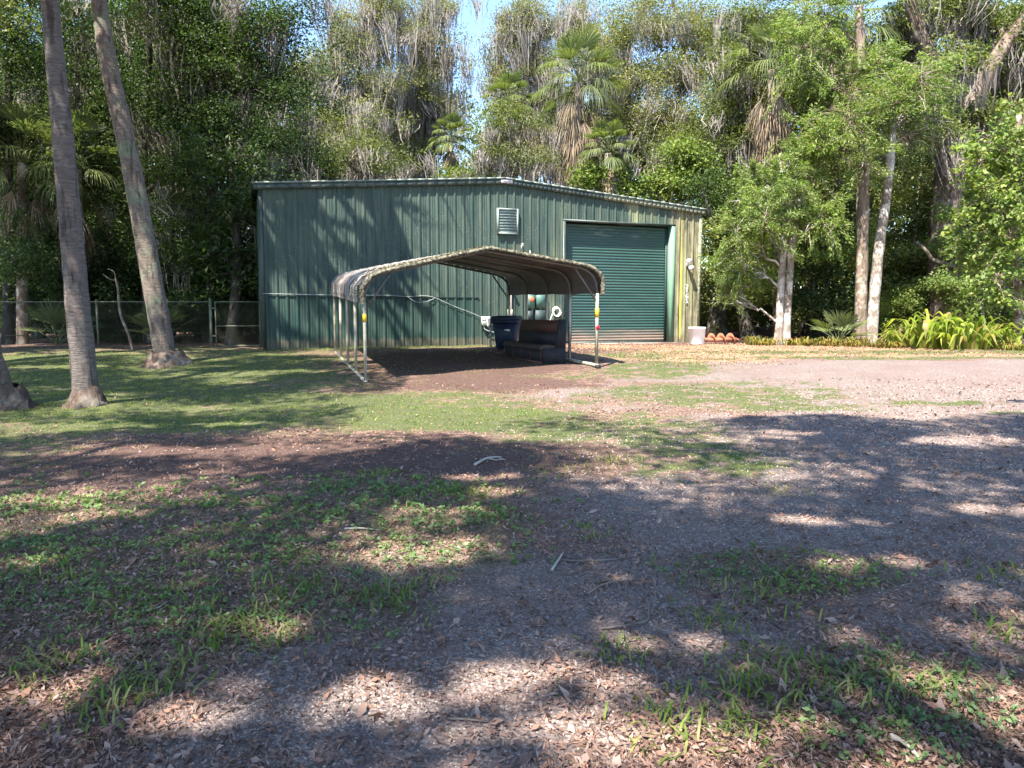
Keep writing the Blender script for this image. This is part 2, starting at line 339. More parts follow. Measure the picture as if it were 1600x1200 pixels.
def field(lst, x, y, k):
    m = np.zeros_like(x)
    w = 0.9*nz2(x, y, .8, k)+0.7*nz2(x, y, 2.6, k+1)+.5*nz2(x, y, 7.0, k+2)
    dx = .45*nz2(y, x, .55, k+5); dy = .35*nz2(x, y, .6, k+8)
    for e in lst: m = np.maximum(m, ell(x+dx, y+dy, *e, soft=.8))
    return np.clip(m+.42*w*np.sqrt(np.clip(4*m*(1-m)+.12*(m > 0.02), 0, 1)), 0, 1)
def zones(x, y):
    g = field(GRASS, x, y, 0.3); wd = field(WEEDS, x, y, 1.7); gr = field(GRAV, x, y, 2.9); ba = field(BARE, x, y, 4.1); ru = field(RUSTY, x, y, 5.2)
    hole = np.clip(nz2(x, y, .8, 7)*1.6, 0, 1)
    g = g*np.where(x > .8, np.clip(.85+1.1*nz2(x, y, 3.1, 12)+.7*nz2(x, y, 8, 2), .08, 1), 1)
    return dict(g=g*(1-.8*ba)*(1-.35*hole), w=wd*(1-.55*hole), gr=gr*(1-.6*g)*(1-.5*wd), ba=ba*(1-.25*g), ru=ru*(1-.3*g))
xs = np.unique(np.concatenate([np.arange(-14, 14.01, 0.125), np.arange(-40, 40.1, 1.0), np.arange(-400, 401, 20.)]))
ys = np.unique(np.concatenate([np.arange(-2, 27.01, 0.125), np.arange(-30, 70, 1.0), np.arange(-200, 601, 20.)]))
X, Y = np.meshgrid(xs, ys); nx, ny = len(xs), len(ys)
Zg = hz(X, Y); far = (np.abs(X) > 14) | (Y > 27) | (Y < -2)
v = np.stack([X, Y, Zg], -1).reshape(-1, 3)
i = np.arange(ny-1)[:, None]; j = np.arange(nx-1)[None, :]
q = np.stack([i*nx+j, i*nx+j+1, (i+1)*nx+j+1, (i+1)*nx+j], -1).reshape(-1, 4)
N = NT('ground_soil')
az = N.n('ShaderNodeAttribute', attribute_name='zone'); a2 = N.n('ShaderNodeAttribute', attribute_name='zoneb')
s1 = N.n('ShaderNodeSeparateColor'); N.l(az.outputs['Color'], s1.inputs[0]); s2 = N.n('ShaderNodeSeparateColor'); N.l(a2.outputs['Color'], s2.inputs[0])
gz, grz, baz, wz, ruz = s1.outputs[0], s1.outputs[1], s1.outputs[2], s2.outputs[0], s2.outputs[1]
nb = N.noise(1.6, 6, None, 0.6); nf = N.noise(22, 6, None, 0.75); nm = N.noise(6, 6, None, 0.7)
lit = N.ramp(N.vor(38, N.co((1, 1.6, 1), (0, 0, 0.6)), 1), [(0.0, (0.10, 0.063, 0.05)), (0.5, (0.205, 0.13, 0.10)), (1.0, (0.34, 0.225, 0.175))])
lit = N.mix(N.ramp(nm, [(0.4, 0.0), (0.65, 0.8)]), lit, (0.075, 0.052, 0.045))
grv = N.ramp(N.vor(60, None, 1), [(0.0, (0.095, 0.076, 0.069)), (0.5, (0.185, 0.148, 0.135)), (1.0, (0.33, 0.27, 0.245))])
grv = N.mix(N.ramp(nb, [(0.40, 0.0), (0.62, 0.6)]), grv, (0.17, 0.12, 0.105))
grs = N.mix(N.ramp(nf, [(0.35, 0.0), (0.65, 1.0)]), (0.06, 0.07, 0.03), (0.12, 0.13, 0.06))
bar = N.mix(N.ramp(nf, [(0.3, 0.0), (0.7, 1.0)]), (0.055, 0.032, 0.027), (0.15, 0.095, 0.078))
rus = N.mix(N.ramp(nf, [(0.3, 0.0), (0.7, 1.0)]), (0.21, 0.12, 0.075), (0.38, 0.255, 0.16))
def edge(z, k=0.35): return N.ramp(N.math('ADD', z, N.math('MULTIPLY', N.math('SUBTRACT', nm, 0.5), 2.2)), [(0.5-k*0.5, 0.0), (0.5+k*0.5, 1.0)])
c = N.mix(edge(ruz), lit, rus)
c = N.mix(edge(grz), c, grv)
c = N.mix(edge(baz), c, bar)
c = N.mix(edge(gz), c, grs)
c = N.mix(N.math('MULTIPLY', edge(wz), 0.4), c, grs)
hgt = N.math('ADD', N.math('MULTIPLY', nf, 0.6), N.vor(45))
N.bump(hgt, 0.02, 0.9)
gm = N.fin(c, 0.95, 0, 0.15)
mb = MB(); mb.add(v, q)
ground = mb.build('ground', gm, None, True); tag(ground, 'patchy ground of lawn grass, dirt, leaf litter and grey gravel drive', None, None, 'structure')
zz = zones(v[:, 0], v[:, 1]); farm = np.clip((np.maximum(np.abs(v[:, 0])-16, v[:, 1]-25))/2, 0, 1)
for nm_, ch in (('zone', (zz['g']*(1-farm), zz['gr']*(1-farm), np.maximum(zz['ba'], farm*0.6))), ('zoneb', (zz['w'], zz['ru']*(1-farm), 0*zz['w']))):
    at = ground.data.color_attributes.new(nm_, 'FLOAT_COLOR', 'POINT')
    at.data.foreach_set('color', np.stack([*ch, np.ones(len(v))], -1).astype(np.float32).ravel())

# ------------------------------------------------------------------ ground scatter
def unit(a): return a/(np.linalg.norm(a, axis=-1, keepdims=True)+1e-9)
def leaves(c, L, Wd, g, up=0.5, a=None, fold=0.0):
    n = len(c); L = np.broadcast_to(L, (n,)); Wd = np.broadcast_to(Wd, (n,))
    nrm = g.normal(size=(n, 3)); nrm = unit(nrm); nrm[:, 2] = np.abs(nrm[:, 2])*(1-up)+up; nrm = unit(nrm)
    if a is None: a = g.normal(size=(n, 3))
    a = unit(a-nrm*np.sum(a*nrm, 1)[:, None]); b = np.cross(nrm, a)
    hl = a*(L/2)[:, None]; hw = b*(Wd/2)[:, None]; f = nrm*(fold*Wd)[:, None]
    v = np.stack([c-hl, c-hl*0.1+hw+f, c+hl, c-hl*0.1-hw+f], 1).reshape(-1, 3)
    return v, np.arange(4*n).reshape(-1, 4)
def sample(n, d0, d1, g, power=1.6):
    u = g.random(n); e = 1-power+1            # density per metre of distance falls with d^-power+...
    if abs(e) < 1e-3: y = d0*(d1/d0)**u
    else: y = (d0**e+u*(d1**e-d0**e))**(1/e)
    x = (g.random(n)*2-1)*(0.76*y+0.8)
    return x, y
def inhouse(x, y):
    u = (x+7.74)*.935+(y-23)*.355; n = -(x+7.74)*.355+(y-23)*.935
    return (u > -0.1) & (u < 16.1) & (n > -0.12)
def scatter():
    g = np.random.default_rng(3)
    # grass blades
    x, y = sample(900000, 1.6, 26, g, 1.5)
    z = zones(x, y); tuft = np.clip(nz2(x, y, 3.3, 3)*1.2+0.55, 0.05, 1)
    pr = np.clip(z['g']*tuft+0.30*z['w']*np.clip(tuft-0.35, 0, 1)+0.006, 0, 1)*(1-0.5*z['gr'])
    k = (g.random(len(x)) < pr*0.62) & ~inhouse(x, y); x, y = x[k], y[k]; sc = np.clip((y/9)**0.6, 0.55, 2.2)
    n = len(x); h = g.uniform(0.014, 0.045, n)*sc**0.5; w = 0.0065*sc
    base = np.stack([x, y, hz(x, y)-0.004], -1); th = g.random(n)*6.28
    side = np.stack([np.cos(th), np.sin(th), 0*th], -1)*w[:, None]/2
    ln = np.stack([g.normal(size=n)*.5, g.normal(size=n)*.5, np.ones(n)], -1)*h[:, None]
    b2 = base+ln*0.6; tip = base+ln*np.array((1.5, 1.5, .85))
    v = np.stack([base-side, base+side, b2+side*.8, b2-side*.8, tip], 1).reshape(-1, 3)
    o = np.arange(n)[:, None]*5
    m = MB(); m.add(v, o+np.array([0, 1, 2, 3]), o+np.array([3, 2, 4]))
    # taller tufts near the camera
    tl = [(610, 935, .26, 1.5), (1210, 1040, .5, 1.6), (1160, 1090, .3, 1), (1290, 1075, .4, 1.2), (975, 1020, .22, .8), (1110, 970, .2, .8), (60, 1050, .35, 1.2), (200, 1080, .3, 1), (330, 1000, .2, .8), (470, 920, .3, 1.2), (160, 1110, .3, 1),
          (740, 770, .4, 1), (520, 760, .3, .8), (590, 740, .3, .8), (940, 830, .3, .6), (1220, 770, .3, .6), (1230, 910, .35, .9), (1050, 1160, .3, 1), (1580, 900, .3, .8), (1590, 1000, .3, .9), (620, 780, .4, .9), (380, 975, .25, 1), (1460, 1080, .2, .8),
          (240, 950, .4, 1), (90, 900, .4, 1), (1400, 1060, .3, .9), (1200, 940, .4, .9), (690, 770, .3, .9), (1240, 1130, .4, .9), (1130, 1130, .3, .9), (440, 1000, .3, .9), (260, 1050, .3, .9), (1000, 690, .6, 1), (960, 720, .4, 1), (870, 740, .5, .8)]
    P0 = []; 
    for px, py, r, s_ in tl:
        c = G(px, py); kx = int(60*s_)
        p = c[None, :2]+g.normal(size=(kx, 2))*r*0.42; P0.append(np.column_stack([p, np.full(kx, s_)]))
    P0 = np.vstack(P0); n = len(P0); b = np.column_stack([P0[:, :2], hz(P0[:, 0], P0[:, 1])-.004]); h = g.uniform(.025, .08, n)*P0[:, 2]**.5
    th = g.random(n)*6.28; ld = np.stack([np.cos(th), np.sin(th), 0*th], -1); side = np.stack([-np.sin(th), np.cos(th), 0*th], -1)*.0042
    lean = g.uniform(.2, 1.3, n)[:, None]
    p1 = b+(ld*lean*.35+[0, 0, .6])*h[:, None]; p2 = b+(ld*lean*1.0+[0, 0, .95])*h[:, None]; p3 = b+(ld*lean*1.8+[0, 0, .85])*h[:, None]
    v = np.stack([b-side, b+side, p1-side*1.2, p1+side*1.2, p2-side*.9, p2+side*.9, p3], 1).reshape(-1, 3); o = np.arange(n)[:, None]*7
    m.add(v, np.vstack([o+np.array([0, 1, 3, 2]), o+np.array([2, 3, 5, 4])]), o+np.array([4, 5, 6]))
    tag(m.build('grass', M['grass']), 'short green grass and tufts growing over the lawn and dirt', None, None, 'stuff')
    # broad-leaved weeds: rosettes
    x, y = sample(34000, 1.9, 12, g, 1.4); z = zones(x, y)
    k = g.random(len(x)) < np.clip(z['w']*np.clip(nz2(x, y, 2.2, 9)+.75, 0, 1)+.03*z['g'], 0, 1)*.5*(1-.8*z['gr']); x, y = x[k], y[k]
    nl = 7; cx = np.repeat(x, nl); cy = np.repeat(y, nl); th = g.random(len(cx))*6.28; L = g.uniform(.016, .05, len(cx))*np.clip(cy/5, .8, 1.3)
    d = np.stack([np.cos(th), np.sin(th), g.uniform(-.1, .5, len(cx))], -1)
    c = np.column_stack([cx, cy, hz(cx, cy)+.012+g.random(len(cx))*.03])+d*(L*.55)[:, None]
    v, q = leaves(c, L, L*g.uniform(.35, .6, len(cx)), g, .8, d)
    tag(MB().add(v, q).build('weeds', M['weed']), 'low broad-leaved green weeds spread over the leaf litter', None, None, 'stuff')
    # leaf litter
    x, y = sample(420000, 1.5, 15, g, 2.1); z = zones(x, y)
    pr = np.clip(0.85-.62*z['gr']-.72*z['ba']-.82*z['g']+.3*nz2(x, y, 2.3, 5), 0.02, 1)*np.where((z['g'] > .3) & (y > 7), .25, 1)
    k = (g.random(len(x)) < pr); x, y = x[k], y[k]; n = len(x); L = (.010+.045*g.random(n)**2.2)*np.clip(y/7, .9, 1.5)
    c = np.column_stack([x, y, hz(x, y)+.004+g.random(n)*.012])
    v, q = leaves(c, L, L*g.uniform(.12, .5, n), g, .72, None, .25)
    mm = MB().add(v, q)
    x, y = sample(9000, 1.5, 12, g, 2.0); z = zones(x, y); k = g.random(len(x)) < .8-.7*z['g']; x, y = x[k], y[k]; n = len(x)
    c = np.column_stack([x, y, hz(x, y)+.009]); v, q = leaves(c, g.uniform(.03, .14, n), g.uniform(.002, .005, n), g, .9); mm.add(v, q)
    x, y = sample(1300, 1.5, 9, g, 2.0); z = zones(x, y); k = g.random(len(x)) < .7-.7*z['g']; x, y = x[k], y[k]; n = len(x)
    c = np.column_stack([x, y, hz(x, y)+.014]); v, q = leaves(c, g.uniform(.05, .10, n), g.uniform(.02, .04, n), g, .65, None, .3); mm.add(v, q)
    tag(mm.build('leaf_litter', M['litter']), 'brown and grey dead leaves scattered over the ground', None, None, 'stuff')
    x, y = sample(90000, 10, 27, g, 1.0); z = zones(x, y)
    k = (g.random(len(x)) < z['ru']*.8+.004) & ~inhouse(x, y); x, y = x[k], y[k]; n = len(x)
    c = np.column_stack([x, y, hz(x, y)+.008+g.random(n)*.015]); v, q = leaves(c, g.uniform(.025, .07, n), g.uniform(.012, .035, n), g, .6, None, .2)
    tag(MB().add(v, q).build('leaf_litter', M['litter2']), 'orange brown dead leaves lying in front of the roll-up door', None, None, 'stuff')
    # gravel
    x, y = sample(230000, 1.5, 14, g, 2.1); z = zones(x, y)
    k = (g.random(len(x)) < np.clip(z['gr']*(.55+.6*nz2(x, y, 1.7, 11))+.02, 0, 1)); x, y = x[k], y[k]; n = len(x)
    r = g.uniform(.003, .0095, n)*np.clip(y/5, .8, 1.8); c = np.column_stack([x, y, hz(x, y)+r*.3])
    base = np.array([(1, 0, 0), (0, 1, 0), (-1, 0, 0), (0, -1, 0), (0, 0, 1.)])
    jit = g.uniform(.6, 1.2, (n, 5, 1)); an = g.random(n)*6.28
    bb = np.stack([base[None, :, 0]*np.cos(an)[:, None]-base[None, :, 1]*np.sin(an)[:, None], base[None, :, 0]*np.sin(an)[:, None]+base[None, :, 1]*np.cos(an)[:, None], base[None, :, 2]*.8-.2+0*an[:, None]], -1)
    v = (c[:, None]+bb*jit*r[:, None, None]).reshape(-1, 3); o = np.arange(n)[:, None]*5
    m = MB().add(v, None, np.vstack([o+np.array(t) for t in ((0, 1, 4), (1, 2, 4), (2, 3, 4), (3, 0, 4))]))
    tag(m.build('gravel', M['stone']), 'grey crushed gravel of the driveway', None, None, 'stuff')
scatter()

# ------------------------------------------------------------------ building
BR = math.atan2(.355, .935); BW = 16.0; GB = .5
bld = thing('metal_workshop', 'large dark green corrugated steel workshop building with low gable roof', 'building', (-7.74, 23.0, GB), BR)
def ztop(u): return 5.08+.64*(1-abs(u-8)/8)     # local, above base
DU0, DU1, DZ = 10.31, 14.72, 4.38
def profile(a, b):
    P = []
    k = math.floor((a-.12)/.305)
    while True:
        u = .12+k*.305
        if u-.05 > b: break
        P += [(u-.050, 0), (u-.022, .040), (u+.022, .040), (u+.050, 0), (u+.095, 0), (u+.108, .007), (u+.135, .007), (u+.148, 0), (u+.178, 0), (u+.191, .007), (u+.216, .007), (u+.229, 0)]
        k += 1
    us = [p[0] for p in P]; ns = [p[1] for p in P]
    inner = [(u, n) for u, n in P if a < u < b]
    return [(a, float(np.interp(a, us, ns)))]+inner+[(b, float(np.interp(b, us, ns)))]
def ribwall(a, b, zb, zt, off=0.0):
    m = MB(); P = profile(a, b); n = len(P)
    vv = [(u, -(w+off), zb(u)) for u, w in P]+[(u, -(w+off), zt(u)) for u, w in P]
    return m.add(vv, [(i, i+1, n+i+1, n+i) for i in range(n-1)])
m = ribwall(0.06, DU0, lambda u: -.25, lambda u: ztop(u)-.16)
for a, b, zb in ((DU0, DU1, DZ), (DU1, BW-.06, -.25)):
    k = ribwall(a, b, lambda u, zb=zb: zb, lambda u: ztop(u)-.16); m.add(np.vstack(k.v), np.vstack(k.q))
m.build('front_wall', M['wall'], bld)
ribwall(0.08, 7.05, lambda u: -.25, lambda u: 1.63, .012).build('lower_wall_panel', M['wall_low'], bld)
m = MB(); m.box(0, 7.05, -.046, -.014, 1.635, 1.655); m.build('panel_seam', M['tealdark'], bld)
# side and back walls
D = 11.0
m = MB(); m.box(0.0, .05, .004, D, -.25, 5.0); m.box(BW-.05, BW, .004, D, -.25, 5.0); m.box(.05, BW-.05, D-.05, D, -.25, 5.0)
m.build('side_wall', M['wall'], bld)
m = MB(); m.box(-.03, .06, -.05, .002, -.25, 4.95); m.build('corner_trim', M['trim'], bld)
m = MB(); m.box(BW-.06, BW+.05, -.06, .002, -.25, 4.95); m.build('corner_trim', M['trimlichen'], bld)
# roof with standing ribs
m = MB()
for s_ in (0, 1):
    for kx in range(36):
        y0, y1 = -.10+kx*(D+.2)/36, -.10+(kx+1)*(D+.2)/36
        yr = (y0, y1-.06, y1-.045, y1-.015, y1); zr = (0, 0, .03, .03, 0)
        ua, ub = (-.18, 8) if s_ == 0 else (8, BW+.18)
        za, zb = ztop(ua)+.03, ztop(ub)+.03
        vv = []
        for yy, dz in zip(yr, zr): vv += [(ua, yy, za+dz), (ub, yy, zb+dz)]
        m.add(vv, [(2*i, 2*i+1, 2*i+3, 2*i+2) for i in range(4)])
m.build('roof', M['trim'], bld)
def fascia(ua, ub, mat, name, n0, n1, dz0, dz1):
    m = MB(); seg = 24
    for i in range(seg):
        a = ua+(ub-ua)*i/seg; b = ua+(ub-ua)*(i+1)/seg
        m.hexa([(a, -n1, ztop(a)+dz0), (b, -n1, ztop(b)+dz0), (b, -n0, ztop(b)+dz0), (a, -n0, ztop(a)+dz0)],
               [(a, -n1, ztop(a)+dz1), (b, -n1, ztop(b)+dz1), (b, -n0, ztop(b)+dz1), (a, -n0, ztop(a)+dz1)])
    return m.build(name, mat, bld)
fascia(-.18, 8, M['trim'], 'fascia', -.001, .13, -.20, -.03); fascia(8, 11.8, M['trim'], 'fascia', -.001, .13, -.20, -.03)
fascia(11.8, BW+.18, M['trimlichen'], 'fascia', -.001, .13, -.20, -.03)
fascia(-.2, 8, M['cap'], 'roof_edge', -.001, .16, -.03, .022); fascia(8, BW+.2, M['cap'], 'roof_edge', -.001, .16, -.03, .022)
for ua in (3.2, 6.7, 11.81): MB().box(ua, ua+.035, -.136, -.131, ztop(ua)-.19, ztop(ua)-.032).build('fascia_joint', M['cap'], bld)
m = MB(); m.box(7.83, 8.25, -.142, -.132, ztop(8)-.175, ztop(8)-.055); sg = m.build('maker_plate', M['plate'], bld)
def text(s, size, loc, mat, name, parent, rot=(rad(90), 0, 0), ext=.004, spacing=1.0):
    cu = bpy.data.curves.new(name, 'FONT'); cu.body = s; cu.size = size; cu.extrude = ext; cu.align_x = 'CENTER'; cu.align_y = 'CENTER'; cu.space_character = spacing
    to = bpy.data.objects.new('tmp', cu); COL.objects.link(to)
    dg = bpy.context.evaluated_depsgraph_get(); me = bpy.data.meshes.new_from_object(to.evaluated_get(dg))
    bpy.data.objects.remove(to); me.name = name; me.materials.clear(); me.materials.append(mat)
    o = bpy.data.objects.new(name, me); COL.objects.link(o); o.parent = parent; o.location = loc; o.rotation_euler = rot
    return o
text('VARCO', .085, (8.04, -.146, ztop(8)-.117), M['ink'], 'plate_lettering', sg)
# vent
m = MB(); a0, a1, b0, b1 = 7.70, 8.47, 3.83, 4.70
for bx in ((a0, a0+.05, b0, b1), (a1-.05, a1, b0, b1)): m.box(bx[0], bx[1], -.13, -.032, bx[2], bx[3])
m.box(a0+.05, a1-.05, -.13, -.032, b0, b0+.05); m.box(a0+.05, a1-.05, -.13, -.032, b1-.05, b1)
vt = m.build('wall_vent', M['louver'], bld)
m = MB()
for k in range(8):
    z0 = b0+.055+k*.096
    m.hexa([(a0+.052, -.115, z0), (a1-.052, -.115, z0), (a1-.052, -.108, z0), (a0+.052, -.108, z0)], [(a0+.052, -.06, z0+.105), (a1-.052, -.06, z0+.105), (a1-.052, -.053, z0+.105), (a0+.052, -.053, z0+.105)])
m.build('louvers', M['louver'], vt)
m = MB(); m.tube([(8.62, -.03, 3.52), (8.62, -.16, 3.52), (8.62, -.17, 3.40)], .025, 8); m.tube([(8.62, -.035, 3.50), (8.62, -.035, 3.30)], .018, 6); m.build('pipe_stub', M['cable'], bld)
# roll-up door
m = MB(); vv = []; nz = 0; z = -.02
prof = []
while z < DZ-.02:
    prof += [(z, .0), (z+.012, .014), (z+.03, .024), (z+.055, .026), (z+.078, .016), (z+.092, 0.0)]
    z += .1043
n = len(prof); U = (DU0-.05, DU1+.05)
vv = [(U[0], .30-p[1], p[0]) for p in prof]+[(U[1], .30-p[1], p[0]) for p in prof]
m.add(vv, [(i, n+i, n+i+1, i+1) for i in range(n-1)])
dr = m.build('roll_up_door', M['door'], bld)
m = MB(); m.box(DU0, DU1, .245, .275, -.02, .07); m.build('bottom_bar', M['trim'], dr)
MB().box(DU0+.01, DU0+.10, .23, .26, .07, DZ).build('door_guide', M['tealdark'], dr); MB().box(DU1-.09, DU1-.005, .23, .262, .07, DZ).build('door_guide', M['tealdark'], dr)
m = MB(); m.box(DU1-.001, DU1+.16, -.045, .30, -.25, DZ+.0); m.build('door_jamb', M['jamb'], bld)
m = MB(); m.box(DU0-.10, DU0+.001, -.045, .30, -.25, DZ+.0); m.build('door_jamb', M['trim'], bld)
m = MB(); m.box(DU0-.10, DU1+.16, -.046, .31, DZ+.001, DZ+.07); m.build('door_header', M['trim'], bld)
m = MB(); m.box(DU0-.15, DU1+.2, -.35, .5, -.2, .012); tag(m.build('concrete_apron', simple('apron_concrete', (0.30, 0.25, 0.22), (0.22, 0.16, 0.13), 6, 0.9), bld), None)
# electrical boxes
m = MB(); m.box(8.80, 9.07, -.16, -.031, 1.28, 1.80); e1 = m.build('electric_meter_box', M['teal'], bld)
m = MB(); m.lathe([(0, -.012), (.085, -.01), (.095, 0), (.095, .03), (0, .03)], (8.955, -.185, 1.60), 20, 'y'); m.build('meter_disc', M['orange'], e1)
m = MB(); m.box(9.16, 9.50, -.15, -.031, 1.30, 1.88); m.box(9.17, 9.49, -.156, -.1502, 1.32, 1.86); m.build('breaker_box', M['teal'], bld)
m = MB(); m.box(8.80, 9.02, -.14, -.031, .85, 1.20); m.box(9.12, 9.5, -.13, -.031, .75, 1.22); m.build('small_dark_box', M['tealdark'], bld)
m = MB()
for uu, z0, z1 in ((8.88, -.1, .85), (9.3, -.1, .75), (8.93, 1.8, 3.3), (9.02, 1.2, 1.28), (9.33, 1.22, 1.3)): m.tube([(uu, -.07, z0), (uu, -.07, z1)], .022, 8)
m.build('conduit', M['cable'], bld)
m = MB(); m.tube([(8.17, -.10, .2), (8.17, -.10, 1.95)], .055, 10); m.box(8.09, 8.25, -.16, -.035, .9, 1.25); m.tube([(8.17, -.1, 1.95), (8.2, -.16, 2.05), (8.22, -.22, 1.98)], .06, 10)
m.build('riser_pipe', M['whitedirty'], bld)
# junction box and cable
m = MB(); m.box(7.12, 7.40, -.16, -.05, .70, .99); m.box(7.11, 7.41, -.168, -.1602, .86, 1.0); jb = m.build('junction_box', M['white'], bld)
def sag(pts, n=10):
    pts = [np.array(p, float) for p in pts]; out = []
    for i in range(len(pts)-1):
        p0 = pts[max(i-1, 0)]; p1 = pts[i]; p2 = pts[i+1]; p3 = pts[min(i+2, len(pts)-1)]
        for t in np.linspace(0, 1, n, endpoint=False):
            out.append(.5*((2*p1)+(-p0+p2)*t+(2*p0-5*p1+4*p2-p3)*t*t+(-p0+3*p1-3*p2+p3)*t**3))
    out.append(pts[-1]); return np.array(out)
m = MB()
m.tube(sag([(0, -.065, 1.72), (1.5, -.065, 1.70), (2.9, -.065, 1.69), (3.9, -.06, 1.70), (4.6, -.06, 1.66), (5.1, -.07, 1.70), (5.5, -.07, 1.62), (6.2, -.07, 1.33), (6.7, -.07, 1.15), (7.12, -.09, .98)]), .010, 6)
m.tube(sag([(4.55, -.07, 1.66), (4.8, -.09, 1.50), (5.1, -.09, 1.48), (5.45, -.08, 1.60)]), .010, 5)
m.tube(sag([(7.2, -.09, .70), (7.25, -.12, .55), (7.6, -.12, .45), (8.0, -.12, .38)]), .018, 6)
m.build('wall_cable', M['cable'], bld)
# flood lamp
m = MB(); m.lathe([(0, 0), (.06, .0), (.06, .05), (0, .05)], (15.43, -.085, 2.97), 16, 'y')
for a, dz in ((15.37, .13), (15.47, -.13)):
    m.tube([(15.43, -.07, 2.97), (a, -.15, 2.97+dz*.5)], .018, 6)
    m.tube([(a, -.12, 2.97+dz*.8), (a-.02, -.22, 2.97+dz), (a-.03, -.33, 2.95+dz)], [.05, .075, .10], 12)
m.build('flood_lamp', M['white'], bld)
for k, ch in enumerate('2165'):
    o = text(ch, .235, (15.44, -.045, 2.13-.185*k), M['white'], 'house_number_digit', bld, ext=.008)
# ------------------------------------------------------------------ carport
CR = rad(19); CW, CL = 5.35, 6.4
cp = thing('metal_carport', 'open white metal carport with lichen-crusted arched roof', 'carport', (-3.07, 15.4, 0), CR)
def cz(u, v): 
    a = u/CW; b = v/CL
    return .13*(1-a)*(1-b)+.37*a*(1-b)+.45*(1-a)*b+.5*a*b
def cpp(u, v, z): return (u, v, z+cz(u, v))
half = [(0, 0), (0, 1.70), (.02, 1.93), (.10, 2.10), (.24, 2.22), (.42, 2.30)]
rp = half+[(CW/2, 2.72)]+[(CW-a, b) for a, b in half[::-1]]
for k in range(5):
    v = .04+k*(CL-.08)/4
    m = MB(); m.tube([cpp(0, v, .06), cpp(0, v, 1.70)], .042, 4); m.build('leg', M['whitedirty'], cp)
    m = MB(); m.tube([cpp(CW, v, .06), cpp(CW, v, 1.70)], .042, 4); m.build('leg', M['whitedirty'], cp)
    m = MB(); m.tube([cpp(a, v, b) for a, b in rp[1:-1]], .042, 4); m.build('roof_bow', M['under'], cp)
for u in (0, CW):
    m = MB(); m.tube([cpp(u, -.02, .03), cpp(u, CL/2, .03), cpp(u, CL+.02, .03)], .045, 4); m.build('base_rail', M['whitedirty'], cp)
for u, s_ in ((0, 1), (CW, -1)):
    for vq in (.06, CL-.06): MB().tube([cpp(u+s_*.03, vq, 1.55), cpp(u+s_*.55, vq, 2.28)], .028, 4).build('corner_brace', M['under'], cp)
# sheet: ribs run along the length
path = [(-.06, 1.68), (-.06, 1.93), (-.045, 2.02), (0.01, 2.12), (.09, 2.205), (.21, 2.29), (.40, 2.355), (CW/2, 2.785)]
path += [(CW-a, b) for a, b in path[-2::-1]]
pl = []
for (a, b), (c, d) in zip(path[:-1], path[1:]):
    L = math.hypot(c-a, d-b); k = max(1, int(L/.04))
    for t in range(k): pl.append((a+(c-a)*t/k, b+(d-b)*t/k))
pl.append(path[-1]); pl = np.array(pl); tg = unit(np.gradient(pl, axis=0)); nn = np.column_stack([-tg[:, 1], tg[:, 0]])
arc = np.concatenate([[0], np.cumsum(np.linalg.norm(np.diff(pl, axis=0), axis=1))])
rb = (np.abs((arc % .24)-.12) < .03)*.016
out = pl+nn*rb[:, None]; vs = np.linspace(-.18, CL+.15, 12)
def sheet(off, mat, name):
    P = out+nn*off; n = len(P); vv = []
    for v in vs: vv += [cpp(a, v, b+(.012*math.sin(v*3+a) if off > 0 else .012*math.sin(v*3+a))) for a, b in P]
    i = np.arange(len(vs)-1)[:, None]; j = np.arange(n-1)[None, :]
    MB().add(vv, np.stack([i*n+j, i*n+j+1, (i+1)*n+j+1, (i+1)*n+j], -1).reshape(-1, 4)).build(name, mat, cp)
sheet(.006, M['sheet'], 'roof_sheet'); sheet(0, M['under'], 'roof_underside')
m = MB()
P = pl+nn*.024; Q = pl-nn*.045; vv = []
gg = np.random.default_rng(5)
for (a, b), (c, d) in zip(P, Q):
    j = gg.normal()*.006; vv += [cpp(a, -.21, b+j), cpp(a, -.10, b+j), cpp(c, -.10, d), cpp(c, -.21, d+j)]
n = len(P); qq = []
for i in range(n-1):
    o = 4*i
    for k in range(4): qq.append((o+k, o+(k+1) % 4, o+4+(k+1) % 4, o+4+k))
m.add(vv, qq); m.build('roof_edge_trim', M['lichen'], cp)
g5 = np.random.default_rng(11); k = g5.integers(3, len(pl)-3, 2600); c0 = pl[k]+nn[k]*.035
vv0 = np.abs(g5.normal(size=len(k)))*.7-.2
c3 = np.array([cpp(a, v, b) for (a, b), v in zip(c0, np.clip(vv0, -.2, 6))])+g5.normal(size=(len(k), 3))*.008
v_, q_ = leaves(c3, g5.uniform(.02, .06, len(k)), g5.uniform(.012, .035, len(k)), g5, .5)
mo = MB().add(v_, q_).build('roof_debris', M['mossgreen'], cp); mo['kind'] = 'stuff'; mo['label'] = 'leaf debris and lichen caught on the roof edge'
m = MB(); m.box(-.047, .033, -.024, -.012, 1.33, 1.52); 
yv = [(-.035, -.034+.045, cz(0, 0)+1.34), (.035, .011, cz(0, 0)+1.34)]
def sticker(u, v, z0, z1, mat, name, w=.031):
    z = cz(u, v); m = MB(); m.box(u-w, u+w, v-.038, v-.0335, z+z0, z+z1); m.build(name, mat, cp)
for u, z0, z1 in ((0, 1.30, 1.46), (CW, 1.15, 1.35)): 
    m = MB(); z = cz(u, .04); m.box(u-.036, u+.036, .04-.036, .04-.0325, z+z0, z+z1); m.box(u-.036, u-.0325, .04-.036, .04+.036, z+z0, z+z1); m.build('yellow_sticker', M['yellow'], cp)
z = cz(CW, .04); m = MB(); m.lathe([(0, -.01), (.05, -.008), (.05, .0), (0, .0)], (CW-.0, .0, z+.91), 14, 'y'); m.build('red_reflector', M['red'], cp)
